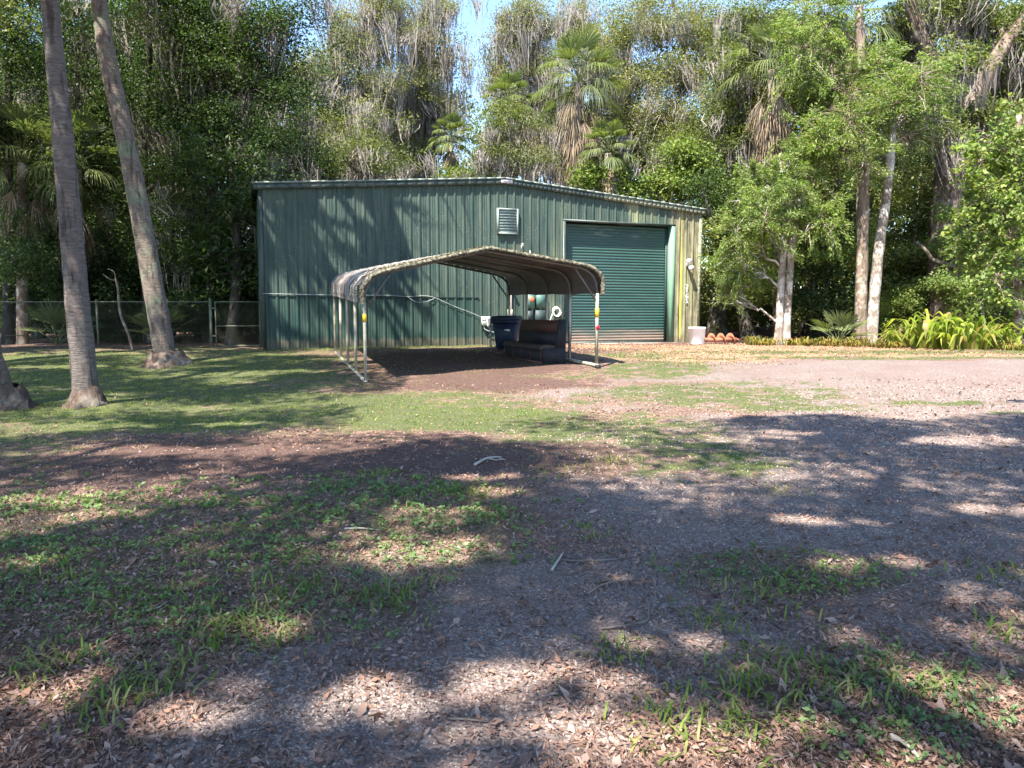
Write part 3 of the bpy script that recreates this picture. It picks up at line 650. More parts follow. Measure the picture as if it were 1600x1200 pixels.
for u in (0, CW):
    m = MB(); z = cz(u, -.05); m.box(u-.05, u+.05, -.09, -.0, z-.06, z+.05); m.build('rail_end_cap', M['black'], cp)

# ------------------------------------------------------------------ booth bench (near end at carport side)
BRZ = math.atan2(2.62, -.90)            # bench length direction, local x
n0 = np.array((.66, 17.85)); 
bench = thing('booth_bench', 'worn dark diner booth bench with red wooden back rail under the carport', 'bench', (n0[0], n0[1], H(*n0)-.01), BRZ)
# local: x along length (away), y = left of length dir => towards -x world; use -y for the back side
LN, DP = 2.85, .66
m = MB(); m.box(.03, LN, -DP+.14, -.10, .08, .36); m.box(.03, LN, -.101, -.075, .10, .34); m.build('seat_base', M['laminate'], bench)
m = MB(); m.box(.02, LN, -.16, -.05, .0, .08)
for k in range(5): m.box(.03+k*(LN-.09)/4, .09+k*(LN-.09)/4, -.0745, -.055, .09, .36)
m.build('base_battens', M['wood'], bench)
m = MB(); prof = [(-.03, .36), (-.02, .40), (-.05, .46), (-.15, .485), (-.35, .475), (-.50, .45), (-.52, .36)]; n = len(prof); xs_ = np.linspace(.01, LN, 14); vv = []
for x in xs_: vv += [(x, a, b+.012*math.sin(x*5)*(b > .4)) for a, b in prof]
i = np.arange(len(xs_)-1)[:, None]; j = np.arange(n)[None, :]; j2 = (j+1) % n
m.add(vv, np.stack([i*n+j, i*n+j2, (i+1)*n+j2, (i+1)*n+j], -1).reshape(-1, 4)); m.add(vv[:n], [(0, 1, 5, 6), (1, 2, 4, 5)], [(2, 3, 4)]); m.build('seat_cushion', M['cushion'], bench, True)
m = MB(); prof = [(-.46, .46), (-.50, .78), (-.55, .80), (-.57, .46)]; vv = []
for x in (.03, LN): vv += [(x, a, b) for a, b in prof]
m.add(vv, [(0, 4, 5, 1), (1, 5, 6, 2), (2, 6, 7, 3), (3, 7, 4, 0), (0, 1, 2, 3), (7, 6, 5, 4)]); m.build('back_cushion', M['vinyl'], bench)
m = MB(); m.hexa([(.03, -.575, .785), (LN, -.575, .785), (LN, -.49, .785), (.03, -.49, .785)], [(.03, -.625, 1.08), (LN, -.625, 1.08), (LN, -.57, 1.08), (.03, -.57, 1.08)]); m.box(.03, LN, -.66, -.60, .0, .78)
m.build('back_rail', M['wood'], bench)
m = MB(); m.hexa([(-.02, -.69, 0), (.03, -.69, 0), (.03, -.09, 0), (-.02, -.09, 0)], [(-.02, -.69, .40), (.03, -.69, .40), (.03, -.09, .40), (-.02, -.09, .40)])
m.hexa([(-.02, -.69, .401), (.03, -.69, .401), (.03, -.42, .401), (-.02, -.42, .401)], [(-.02, -.70, 1.10), (.03, -.70, 1.10), (.03, -.52, 1.10), (-.02, -.52, 1.10)])
m.build('end_panel', M['laminate'], bench)
# ------------------------------------------------------------------ blue bin
pb = (-.17, 22.3)
bn = thing('wheelie_bin', 'dark blue plastic wheelie bin behind the booth bench', 'bin', (*pb, H(*pb)), rad(-14))
m = MB(); m.hexa([(-.24, -.26, .05), (.24, -.26, .05), (.24, .26, .05), (-.24, .26, .05)], [(-.33, -.36, .80), (.36, -.36, .80), (.36, .36, .80), (-.33, .36, .80)])
m.hexa([(-.36, -.40, .801), (.39, -.40, .801), (.39, .38, .801), (-.36, .38, .801)], [(-.37, -.41, .92), (.40, -.41, .92), (.40, .39, .92), (-.37, .39, .92)]); m.build('bin_body', M['bin'], bn)
m = MB(); m.hexa([(-.40, -.44, .922), (.43, -.44, .922), (.43, .42, .922), (-.40, .42, .922)], [(-.34, -.36, 1.02), (.37, -.36, 1.02), (.37, .40, 1.04), (-.34, .40, 1.04)]); m.build('bin_lid', M['bin'], bn)
for s_ in (-1, 1):
    m = MB(); m.lathe([(0, -.03), (.12, -.03), (.12, .03), (0, .03)], (s_*.24, .28, .12), 18, 'x'); m.build('wheel', M['black'], bn)
m = MB(); m.tube(sag([(.02, -.352, .60), (.10, -.356, .625), (.20, -.358, .61), (.14, -.356, .585), (.08, -.354, .60)], 5), .010, 6); m.build('bin_logo', M['white'], bn)
# pale hose hanging beside the bin
hp = np.array((-.72, 23.0))
m = MB(); h0 = H(*hp)
m.tube(sag([(-.85, 25.0, 1.45), (-.78, 24.0, 1.2), (-.68, 22.9, 1.12), (-.64, 22.5, .95), (-.66, 22.4, .72), (-.60, 22.45, .56), (-.4, 22.8, .53), (-.1, 23.3, .53)]), .028, 8)
tag(m.build('drain_hose', M['whitedirty'], None, True, org=(hp[0], hp[1], h0)), 'pale curved hose drooping beside the left side of the blue bin', 'hose')
# coil of white hose on wall
def Bw(u, n, z):
    return np.array((-7.74+.935*u+.355*n, 23+.355*u-.935*n, GB+z))
c = Bw(9.92, .13, 1.15); m = MB(); th = np.linspace(0, 6.28*5, 110); r = .15+.018*np.sin(th*.9)
pts = np.array([Bw(9.92+rr*math.cos(t)*.9, .10+.012*t/3, 1.17+rr*math.sin(t)) for t, rr in zip(th, r)])
m.tube(pts, .017, 6); m.tube([Bw(9.92, .03, 1.25), Bw(9.92, .2, 1.27)], .02, 6); m.tube(sag([Bw(9.78, .12, 1.1), Bw(9.68, .12, .8), Bw(9.7, .15, .3), Bw(9.9, .3, .03)]), .017, 6)
tag(m.build('garden_hose', M['white'], None, True, org=tuple(c)), 'coiled white garden hose hung on the wall left of the roll-up door', 'hose')
# white tub at the corner
p = G(1088, 538); wt = thing('white_tub', 'tall white plastic tub standing at the right corner of the workshop', 'tub', (p[0], p[1]-.05, p[2]), rad(12))
m = MB(); w0, w1 = .21, .26
def rr(w, z, n=20):
    t = np.arange(n)*2*math.pi/n; c_, s__ = np.cos(t), np.sin(t); k = (np.abs(c_)**5+np.abs(s__)**5)**(-1/5)
    return np.column_stack([w*c_*k, w*.85*s__*k, np.full(n, z)])
L = [rr(.22, 0), rr(.235, .02), rr(.262, .56), rr(.275, .565), rr(.275, .60), rr(.255, .615), rr(.01, .62)]
n = 20; i = np.arange(len(L)-1)[:, None]; j = np.arange(n)[None, :]; j2 = (j+1) % n
m.add(np.vstack(L[:4]), np.stack([i*n+j, i*n+j2, (i+1)*n+j2, (i+1)*n+j], -1)[:3].reshape(-1, 4)); m.build('tub_body', M['white'], wt)
m = MB(); m.add(np.vstack(L[3:]), np.stack([i*n+j, i*n+j2, (i+1)*n+j2, (i+1)*n+j], -1)[:3].reshape(-1, 4)); m.build('tub_lid', M['white'], wt)
# rusty auger
p = G(1127, 538); au = thing('auger_bit', 'rusty orange screw auger lying on the ground right of the white tub', 'auger', (p[0], p[1]-.1, p[2]+.12), rad(6))
m = MB(); m.tube([(-.55, 0, .05), (.52, 0, .05)], .075, 12); m.tube([(.52, 0, .05), (.62, 0, .05)], .035, 8); m.tube([(-.62, 0, .05), (-.55, 0, .05)], .06, 8); m.build('shaft', M['rust'], au)
m = MB(); th = np.linspace(0, 2*math.pi*2.9, 120); x = -.5+th/(2*math.pi)*.345
vv = []
for t, xx in zip(th, x): vv += [(xx, .06*math.cos(t), .05+.06*math.sin(t)), (xx, .235*math.cos(t), .05+.235*math.sin(t)), (xx+.014, .235*math.cos(t), .05+.235*math.sin(t)), (xx+.014, .06*math.cos(t), .05+.06*math.sin(t))]
qq = []
for i in range(119):
    for k in range(4): qq.append((4*i+k, 4*i+(k+1) % 4, 4*i+4+(k+1) % 4, 4*i+4+k))
m.add(vv, qq+[(0, 1, 2, 3), (476, 477, 478, 479)]); m.build('screw_blade', M['rust'], au)

# ------------------------------------------------------------------ chain-link fence
FY = 24.0
def fz(x): return H(x, FY)
xg = T(331, 545, FY)[0]; xh = T(339, 545, FY)[0]; xe = T(408, 545, FY)[0]; zt = 1.98
fen = thing('chain_link_fence', 'low chain-link fence with green grey rail along the dark woods', 'fence', (-14, FY, fz(-14)), 0, None, True)
def post(x, fn, par, r=.032, top=2.02):
    m = MB(); m.tube([(x, FY, fz(x)-.1), (x, FY, top)], r, 10); m.lathe([(r*1.15, top), (r*.9, top+.03), (0, top+.045)], (x, FY, 0), 10); return m.build(fn, M['galv'], par, True)
for x in (-24.4, -21.0, -17.2, T(152, 500, FY)[0], xg-3.9+2.0 if False else T(205, 500, FY)[0]-0, ): 
    if x != T(205, 500, FY)[0]: post(x, 'post', fen)
post(T(262, 500, FY)[0], 'post', fen, .025); post(xg, 'post', fen, .045, 2.06)
m = MB(); m.tube([(-26, FY, zt), (xg, FY, zt)], .021, 8); m.build('top_rail', M['galv'], fen)
def mesh(x0, x1, z1, par, name):
    m = MB(); st = .085
    zb = min(fz(x0), fz(x1))-.02; hh = z1-zb
    for k in range(int((x1-x0+hh)/st)+1):
        for sgn in (1, -1):
            a = x0-hh+k*st if sgn == 1 else x0+k*st
            b = a+hh if sgn == 1 else a-hh
            A = np.array((a, zb)); B = np.array((b, z1)); lo, hi = 0., 1.
            for q_ in (0,):
                dd = B[0]-A[0]
                t0 = (x0-A[0])/dd; t1 = (x1-A[0])/dd
                lo = max(lo, min(t0, t1)); hi = min(hi, max(t0, t1))
            if hi-lo > .02:
                p0 = A+(B-A)*lo; p1 = A+(B-A)*hi
                m.tube([(p0[0], FY-.035+.004*sgn, p0[1]), (p1[0], FY-.035+.004*sgn, p1[1])], .0032, 3, cap=False)
    return m.build(name, M['wire'], par)
mesh(-26, xg, zt, fen, 'wire_mesh')
gt = thing('fence_gate', 'chain-link gate with mid rail between the fence and the workshop corner', 'gate', (xh, FY, fz(xh)), 0, None, True)
m = MB()
for x in (xh, xe): m.tube([(x, FY-.01, fz(x)+.04), (x, FY-.01, zt)], .024, 8)
for z in (zt, 1.20, fz(xh)+.06): m.tube([(xh, FY-.01, z), (xe, FY-.01, z)], .02, 8)
m.build('gate_frame', M['galv'], gt); mesh(xh, xe, zt, gt, 'wire_mesh')
for z in (.85, 1.75): MB().box(xg+.02, xh, FY-.03, FY+.02, z, z+.05).build('hinge', M['galv'], gt)

# ------------------------------------------------------------------ vegetation generators
DENS = 4.6; SHADE = [False]
def blobleaves(m, c, r, n, L, Wd, g, cr=.55, npc=130, up=.35, flat=.6, shell=2.0, aniso=None):
    """leaf clumps spread through an ellipsoid; returns the clump centres"""
    n = int(n*(3.0 if SHADE[0] or L > .14 else DENS)); K = max(4, n//npc); d = unit(g.normal(size=(K*2, 3))); rr_ = g.random(K*2)**(1/shell)
    C = d*rr_[:, None]*(1+.55*np.clip(g.normal(size=(K*2, 1)), -.6, 1.6)*(rr_[:, None] > .75))
    keep = (np.sin(C[:, 0]*4.1+c[0])*np.sin(C[:, 1]*3.7+c[1])+np.sin(C[:, 2]*4.5+c[2])*.7+g.normal(size=K*2)*.5) > -.35
    C = C[keep][:K]; C = C*np.array(r)+np.array(c); K = len(C)
    sz = g.uniform(.55, 1.3, K); cnt = (npc*sz**2).astype(int)
    idx = np.repeat(np.arange(K), cnt)
    off = g.normal(size=(len(idx), 3)); off = off/(1+.35*np.linalg.norm(off, axis=1)[:, None])
    p = C[idx]+off*(cr*sz[idx])[:, None]*np.array((1, 1, flat))
    s = g.uniform(.6, 1.3, len(p))
    a = None
    if aniso:
        a = off*np.array((1, 1, .3))+g.normal(size=off.shape)*.5+np.array((0, 0, -.25))
    if SHADE[0]:
        k = ~lightgap(p, g); p, s = p[k], s[k]; a = a[k] if a is not None else None
    v, q = leaves(p, L*s, Wd*s, g, up, a, .15); m.add(v, q)
    return C
def sprays(m, mt, c, r, n, L, Wd, g, nb=30):
    n = int(n*3.4); az = g.random(nb)*6.283; le = g.uniform(.55, 1.35, nb); e0 = g.uniform(-.9, .9, nb)
    dr = np.stack([np.cos(az), np.sin(az), 0*az], -1); st = c+dr*r*.12+np.stack([0*az, 0*az, e0*r[2]*.7], -1)
    en = c+dr*r*le[:, None]+np.stack([0*az, 0*az, e0*r[2]*1.9+g.normal(size=nb)*r[2]*.3-.14*r[0]*le], -1); C = []
    for a, b in zip(st, en):
        ml = (a+b)/2+np.array((0, 0, .14*np.linalg.norm(b-a))); mt.tube([c*.6+a*.4, a, ml, b], [.016, .011, .008, .004], 4, cap=False)
        k = int(n/nb*g.uniform(.5, 1.5)); t = g.random(k)**.75; ln = np.linalg.norm(b-a)
        P = ((1-t)**2)[:, None]*a+(2*t*(1-t))[:, None]*ml+(t**2)[:, None]*b
        dd = unit((b-a)[None])[0]; sd = np.array((-dd[1], dd[0], 0))
        # side twigs: leaves gather in ribs left and right of the branch
        lat = g.uniform(-1, 1, k); lat = np.sign(lat)*np.abs(lat); tw = np.round(t*9)/9-t
        w = .40*ln*(1.05-.75*t)
        P = P+sd*(lat*w)[:, None]+dd*((np.abs(lat)*.25*ln)+tw*ln*.5)[:, None]+np.stack([0*t, 0*t, -.22*np.abs(lat)*w+g.normal(size=k)*.09], -1)
        A = dd+sd*(np.sign(lat)*g.uniform(.3, 1.6, k))[:, None]+g.normal(size=(k, 3))*.35+np.array((0, 0, -.35))
        s_ = g.uniform(.6, 1.3, k); v, q = leaves(P, L*s_, Wd*s_, g, .25, A, .15); m.add(v, q); C.append(b)
    return np.array(C)
def mossbunch(m, P, g, lmin=.5, lmax=2.0, w=.05, ns=34, spread=.24):
    P = P[g.random(len(P)) < .6] if len(P) > 30 else P; LS = np.repeat(g.uniform(.25, 1.2, len(P)), ns)
    P = np.repeat(np.asarray(P), ns, axis=0); n = len(P); J = g.normal(size=(n, 3))*np.array((spread*1.25, spread*1.25, .12))
    P = P+J; J[:, 2] = 0; sway = np.repeat(g.normal(size=(n//ns, 3))*np.array((.12, .12, 0)), ns, axis=0); L = (lmin+(lmax-lmin)*g.random(n)**1.6)*LS
    th = g.random(n)*3.14; side = np.stack([np.cos(th), np.sin(th), 0*th], -1)*(w*g.uniform(.5, 1.3, n)/2)[:, None]
    sw = g.normal(size=(n, 3))*np.array((.11, .11, 0)); dn = np.array((0, 0, -1.))
    p1 = P+dn*(L*.4)[:, None]+sw*.6-J*.15+sway*.5; p2 = P+dn*(L*.75)[:, None]-sw*.3-J*.35+sway; p3 = P+dn*L[:, None]+sw*.7-J*.6+sway*1.8
    v = np.stack([P-side*.6, P+side*.6, p1-side, p1+side, p2-side*.7, p2+side*.7, p3], 1).reshape(-1, 3); o = np.arange(n)[:, None]*7
    m.add(v, np.vstack([o+np.array([0, 1, 3, 2]), o+np.array([2, 3, 5, 4])]), o+np.array([4, 5, 6]))
def wob(a, b, g, n=7, w=.08, sagz=0.0):
    a = np.asarray(a, float); b = np.asarray(b, float); t = np.linspace(0, 1, n)[:, None]; L = np.linalg.norm(b-a)
    return a+(b-a)*t+g.normal(size=(n, 3))*w*L*np.sin(t*math.pi)*.6+np.array((0, 0, 1))*sagz*L*np.sin(t*math.pi)
def tree(name, label, cat, trunks, blobs, leaf, bark, seed, group=None, moss=0, L=.105, Wd=.056, n=900, cr=.55, limb=.12, up=.35, aniso=None, npc=130, flat=.6, twigs=10, mossl=(.5, 2.0), crownname='crown', skip_twig=False):
    """trunks: list of (points, r0, r1); blobs: (x,y,z,rx,ry,rz[,mult])"""
    g = np.random.default_rng(seed); base = np.array(trunks[0][0][0], float)
    t = thing(name, label, cat, tuple(base), 0, group, True)
    mt = MB(); TP = []
    for pts, r0, r1 in trunks:
        P = sag([np.array(p)-(np.array((0, 0, .25)) if i == 0 else 0) for i, p in enumerate(pts)], 8)
        k = len(P); r = np.linspace(r0, r1, k); r[:3] *= np.array((1.45, 1.25, 1.1)); mt.tube(P, r, 11, .05, seed)
        TP.append(np.column_stack([P, r]))
    TP = np.vstack(TP); mc = MB(); MC = []
    for bl in blobs:
        c = np.array(bl[:3]); r = np.array(bl[3:6]); mu = bl[6] if len(bl) > 6 else 1
        vol = (r[0]*r[1]*r[2])**(2/3)
        C = sprays(mc, mt, c, r, int(n*vol*mu), L, Wd, g) if aniso else blobleaves(mc, c, r, int(n*vol*mu), L, Wd, g, cr, npc, up, flat, 2.0)
        # limb
        cand = TP[TP[:, 2] < c[2]-.15*r[2]]
        if len(cand) == 0: cand = TP[:2]
        dd = np.linalg.norm(cand[:, :3]-c, axis=1)+.6*np.abs(c[2]-1.2-cand[:, 2]); q0 = cand[dd.argmin()]
        rl = min(q0[3]*.75, limb); P = wob(q0[:3], c, g, 8, .09, .06); mt.tube(P, np.linspace(rl, rl*.4, 8), 7, .05, seed)
        ch = C[g.permutation(len(C))[:twigs]]
        for e in ch:
            s0 = P[g.integers(3, 8)]; mt.tube(wob(s0, e, g, 5, .12, .03), np.linspace(rl*.3, .012, 5), 4, 0, cap=False)
        low = C[g.random(len(C)) < .8]; MC.append(low)
        TP = np.vstack([TP, np.column_stack([P[3:6], np.full(3, rl*.6)])]) if moss else TP
    mt.build('trunk', M[bark], t, True); mc.build(crownname, M[leaf], t)
    if moss:
        MC = np.vstack(MC); k = g.permutation(len(MC))[:int(len(MC)*moss)]
        mm = MB(); mossbunch(mm, MC[k]-np.array((0, 0, .15)), g, mossl[0], mossl[1]); o = mm.build('hanging_moss', M['moss'], t); o['kind'] = 'stuff'
    return t
def frond(m, org, az, el, g, pet=1.0, fan=1.0, nl=24, spread=2.0, droop=.5, w=.045, mp=None):
    d = np.array((math.cos(az)*math.cos(el), math.sin(az)*math.cos(el), math.sin(el)))
    tip = org+d*pet-np.array((0, 0, .12*pet)); 
    if mp is not None: mp.tube([org, org+d*pet*.5, tip], .016, 4, cap=False)
    sd = np.array((-math.sin(az), math.cos(az), 0)); up = np.cross(d, sd)
    d2 = unit((d-np.array((0, 0, .25)))[None])[0]
    th = np.linspace(-spread/2, spread/2, nl)*1.0; th = th+g.normal(size=nl)*.03
    dirs = np.cos(th)[:, None]*d2+np.sin(th)[:, None]*sd+up[None]*(.10*np.abs(th))[:, None]
    dirs = unit(dirs); L = fan*(1-.25*np.abs(th)/(spread/2)*.9)*g.uniform(.88, 1.05, nl)
    wv = np.cross(dirs, up)*w/2
    gz = np.array((0, 0, -1.))
    P0 = np.repeat(tip[None], nl, 0); P1 = P0+dirs*(L*.45)[:, None]+gz*(droop*.08*L)[:, None]; P2 = P0+dirs*(L*.78)[:, None]+gz*(droop*.34*L)[:, None]; P3 = P0+dirs*(L*.95)[:, None]+gz*(droop*.75*L)[:, None]
    if SHADE[0]:
        k = ~lightgap(P2, g); P0, P1, P2, P3, wv = P0[k], P1[k], P2[k], P3[k], wv[k]; nl = int(k.sum())
        if nl == 0: return
    v = np.stack([P0-wv*.3, P0+wv*.3, P1-wv, P1+wv, P2-wv*.7, P2+wv*.7, P3], 1).reshape(-1, 3); o = np.arange(nl)[:, None]*7
    m.add(v, np.vstack([o+np.array([0, 1, 3, 2]), o+np.array([2, 3, 5, 4])]), o+np.array([4, 5, 6]))
def palm(label, pts, r0, r1, seed, nf=30, ndead=26, fan=1.1, pet=1.0, bark='barkred', name='cabbage_palm', group=None, deadlen=1.2, dense=1.0):
    g = np.random.default_rng(seed); t = thing(name, label, 'palm tree', tuple(pts[0]), 0, group, True)
    P = sag([np.array(p, float)-(np.array((0, 0, .2)) if i == 0 else 0) for i, p in enumerate(pts)], 14); k = len(P)
    r = np.interp(np.linspace(0, 1, k), [0, .06, 1], [r0*1.25, r0, r1]); r = r*(1+.025*np.sin(np.arange(k)*2.2))
    m = MB(); m.tube(P, r, 14, .02, seed); m.build('trunk', M[bark], t, True)
    top = P[-1]; m = MB(); mp = MB()
    for i in range(nf):
        az = i*2.4+g.normal()*.2; el = rad(-25+105*((i+.5)/nf)**.8)
        frond(m, top+np.array((0, 0, .2*el)), az, el, g, pet*g.uniform(.8, 1.15), fan*g.uniform(.85, 1.1), droop=.35+.5*(el < .5), mp=mp)
    m.build('fronds', M['palm'], t); mp.build('leaf_stems', M['palm'], t)
    if ndead:
        m = MB()
        for i in range(ndead):
            az = i*2.4+g.normal()*.3; el = rad(-50-35*(i/ndead)+g.normal()*5); o_ = top-np.array((0, 0, deadlen*i/ndead))
            frond(m, o_, az, el, g, pet*.75, fan*.85, 16, 1.3, .5, .05, m)
        m.build('dead_fronds', M['deadpalm'], t)
    return t
def Tb(px, d):       # on the ground at column px, distance d
    x = (px-800)/F*d/math.cos(PITCH)*.995; return np.array((x, d, H(x, d)))


def E(px, py, rx, ry): p = G(px, py); return (p[0], p[1], rx, ry)
SUN_PATCHES = [E(650, 872, .48, .22), E(1345, 880, .28, .22), E(1245, 815, .40, .16), E(1400, 1140, .34, .16), E(985, 1015, .34, .14), E(70, 668, 1.5, .45), E(250, 706, 1.6, .28), E(745, 748, .32, .18), E(765, 773, .3, .16), E(680, 802, .32, .14),
        E(290, 1125, .3, .12), E(560, 1110, .34, .18), E(780, 1080, .5, .14), E(860, 1165, .5, .12), E(1090, 1185, .25, .08), E(430, 985, .2, .08), E(1500, 690, .7, .3), E(1560, 800, .3, .2), E(60, 785, .5, .2), E(120, 812, .4, .15), E(1210, 680, .5, .25),
        E(80, 573, 1.6, .35), E(430, 582, 2.6, .5), E(150, 545, 1.6, .3), E(300, 640, .5, .3), E(350, 665, .5, .25), E(1130, 690, .3, .2), E(25, 890, .25, .1), E(470, 700, .8, .2), E(60, 1110, .25, .1), E(960, 905, .2, .1)]  # chosen sun patches on the ground; crown leaves in their sun path are removed
SH = True
def lightgap(p, g):
    """True for leaves cut from shade-tree crowns so sun patches land at chosen spots"""
    k = (p[:, 2]-.15)/SUN.z; x = p[:, 0]-SUN.x*k; y = p[:, 1]-SUN.y*k
    drop = np.zeros(len(p), bool)
    xx = x+.22*nz2(x, y, 3.1, 2)+.08*nz2(y, x, 9, 4); yy = y+.14*nz2(y, x, 3.7, 6)+.06*nz2(x, y, 10, 1)
    for cx, cy, rx, ry in SUN_PATCHES: drop |= ((xx-cx)/rx)**2+((yy-cy)/ry)**2 < 1+1.5*nz2(x+cx, y, 5.3, 3)+.8*nz2(x, y+cx, 14, 5)
    drop |= (y > 10.9+.6*nz2(x, y, .9, 3)) & (x > -2.2) & (x < 25)                       # leaves cut away to keep the drive in sun
    # leaves cut to put light streaks on the workshop front
    o = np.array((-7.74, 23.0)); rv = np.array((.935, .355)); nv = np.array((.355, -.935))
    dn = (p[:, :2]-o)@nv; sn = float(SUN.x*nv[0]+SUN.y*nv[1]); t = dn/sn
    hx = p[:, 0]-SUN.x*t-o[0]; hy = p[:, 1]-SUN.y*t-o[1]; u = hx*rv[0]+hy*rv[1]; z = p[:, 2]-SUN.z*t-.5
    on = (t > 0) & (z > 0) & (z < 5.8)
    st = .80*u+.60*z+.10*np.sin(u*7+z*3); al = .6*u-.8*z
    streak = (np.sin(st*6.1+.8*np.sin(al*1.3)) > .15) & (np.sin(al*1.1+st*2.3) > -.6)
    streak2 = (np.sin(st*13.7+1.0) > .3) & (np.sin(al*2.1+st) > -.1)
    drop |= on & ((streak & ((u < 3.0) | (z < 2.2))) | (streak2 & ((u < 4.5) | (z < 2.4))) | (u > 6.6-.28*(z-2.5)+.5*np.sin(z*3)))
    return drop
# ------------------------------------------------------------------ near palms, left
SHADE[0] = True
b = G(137, 634); q1 = T(118, 440, b[1]-.1); q2 = T(97, 200, b[1]-.2); q3 = T(78, 0, b[1]-.3); q4 = T(50, -420, b[1]-.5)
tA = palm('grey ringed palm trunk standing left of the leaning palm', [b, q1, q2, q3, q4], .205, .10, 21, 30, 20, 1.2, 1.1, 'palmgrey', 'tall_palm', 'palms on the lawn')
b2 = G(262, 570); tB = palm('leaning palm trunk with swollen foot, nearer the workshop', [b2, T(238, 440, b2[1]), T(203, 250, b2[1]), T(170, 100, b2[1]), T(155, 0, b2[1]), T(118, -330, b2[1])], .27, .16, 22, 30, 20, 1.3, 1.2, 'palmbrown', 'tall_palm', 'palms on the lawn')
b3 = np.array(G(2, 637)); b3[0] += .08; tC = palm('palm trunk cut off by the left edge of the photo', [b3, b3+[-.35, 0, 1.2], b3+[-.75, .05, 3], b3+[-1.2, .1, 6], b3+[-1.6, .1, 12]], .25, .17, 23, 26, 10, 1.2, 1.1, 'palmbrown', 'tall_palm', 'palms on the lawn')
SHADE[0] = False
# root mounds (fibrous boots) at the feet
def boot(par, c, r, h, seed):
    g = np.random.default_rng(seed); m = MB(); n = 26
    th = np.arange(n)*2*math.pi/n; rows = []
    for k, (a, z) in enumerate(((1.12, -.06), (1.0, .03), (.86, h*.35), (.72, h*.7), (.60, h))):
        rows.append(np.column_stack([r*a*np.cos(th)*(1+.13*g.normal(size=n)), r*a*np.sin(th)*(1+.13*g.normal(size=n)), np.full(n, z)+.02*g.normal(size=n)])+np.array(c))
    i = np.arange(4)[:, None]; j = np.arange(n)[None, :]; j2 = (j+1) % n
    m.add(np.vstack(rows), np.stack([i*n+j, i*n+j2, (i+1)*n+j2, (i+1)*n+j], -1).reshape(-1, 4)); m.build('root_boss', M['root'], par)
boot(tA, b, .33, .34, 1); boot(tB, b2, .60, .36, 2); boot(tC, b3, .42, .4, 3)
# crooked bare sapling by the fence
p = Tb(207, 23.7)
m = MB(); m.tube(sag([p, T(200, 520, 23.7), T(188, 490, 23.7), T(184, 450, 23.7), T(180, 435, 23.7)]), np.linspace(.05, .03, 33), 7, .06); m.tube(sag([T(181, 438, 23.7), T(172, 436, 23.7), T(160, 428, 23.6)]), .016, 5); m.tube(sag([T(181, 438, 23.7), T(178, 425, 23.7), T(168, 420, 23.6)]), .014, 5)
tag(m.build('bare_sapling', M['barkred'], None, True, org=tuple(p)), 'thin crooked bare sapling standing against the chain-link fence', 'tree')

# ------------------------------------------------------------------ shade trees (crowns above and left of the frame, placed and cut for the light)
def near_oak(name, label, bx, by, hgt, blobs, seed, lean=(0, 0), r0=.4, moss=.0, n=650, leaf='oak'):
    SHADE[0] = True; z = H(bx, by); r = tree(name, label, 'tree', [([(bx, by, z), (bx+lean[0]*.3, by+lean[1]*.3, z+hgt*.35), (bx+lean[0]*.7, by+lean[1]*.7, z+hgt*.7), (bx+lean[0], by+lean[1], z+hgt)], r0, r0*.4)],
                [(bx+b[0], by+b[1], *b[2:]) for b in blobs], leaf, 'bark', seed, 'shade trees around the yard', moss, L=.15, Wd=.085, n=n, limb=.16, twigs=5, npc=200, cr=.62)
    SHADE[0] = False; return r
near_oak('live_oak', 'live oak behind the viewpoint, spreading over the left yard', -9.5, -2.5, 12, [(0, 3.5, 11.5, 4, 3, 1.6), (-3.5, 4, 11, 3, 3, 1.6), (2.5, 0, 12, 3.5, 3, 1.6), (-4, 0, 11.5, 3, 3, 1.5), (4.8, 3.2, 11.2, 2.2, 2.2, 1.2), (1, 7.0, 11, 3, 2.2, 1.3)], 31)
near_oak('live_oak', 'live oak behind the viewpoint, spreading over the gravel', -1.5, -4.5, 12, [(0, 3.5, 11, 3.5, 2.8, 1.6), (3.5, 3.5, 11.5, 3, 2.6, 1.5), (-3, 2.5, 12, 3, 3, 1.6), (3, .6, 12, 3.2, 2.2, 1.6), (1.2, 6.8, 11.5, 2.6, 2.0, 1.0), (4.8, 6.6, 11.5, 2.2, 1.8, 1.0), (-3, 6, 12, 2, 1.8, 1), (2.0, 8.5, 11.5, 2.6, 1.7, 1), (5.4, 8.3, 11.3, 2.4, 1.7, 1)], 32)
near_oak('live_oak', 'live oak right of the viewpoint, spreading over the drive', 7.2, -1.8, 11, [(-1, 3.5, 10.5, 3, 2.6, 1.5), (2, 4, 10, 3, 2.6, 1.5), (-3.5, 2, 11.5, 2.6, 2.6, 1.4), (1, 0, 11.5, 3.5, 3, 1.5), (4.5, 2.5, 9.5, 2.5, 2.5, 1.4), (-1, 6.1, 11, 2.4, 1.7, 1), (2.6, 6.3, 10.5, 2.4, 1.7, 1)], 33, r0=.35)
near_oak('live_oak', 'live oak left of the lawn shading the palms', -15.5, 8.0, 13, [(3, 2, 11.5, 3, 3, 1.7), (0, 4, 12, 3.5, 3.5, 1.8), (-3, 0, 12, 3, 3, 1.8), (1.5, -2.5, 11.5, 3, 3, 1.6), (7.5, 1.5, 11.2, 2.4, 2.6, 1.2), (5.4, 4.0, 11.5, 2.2, 2.0, 1.1), (6, -.5, 11.5, 2.2, 2.0, 1.1)], 34)
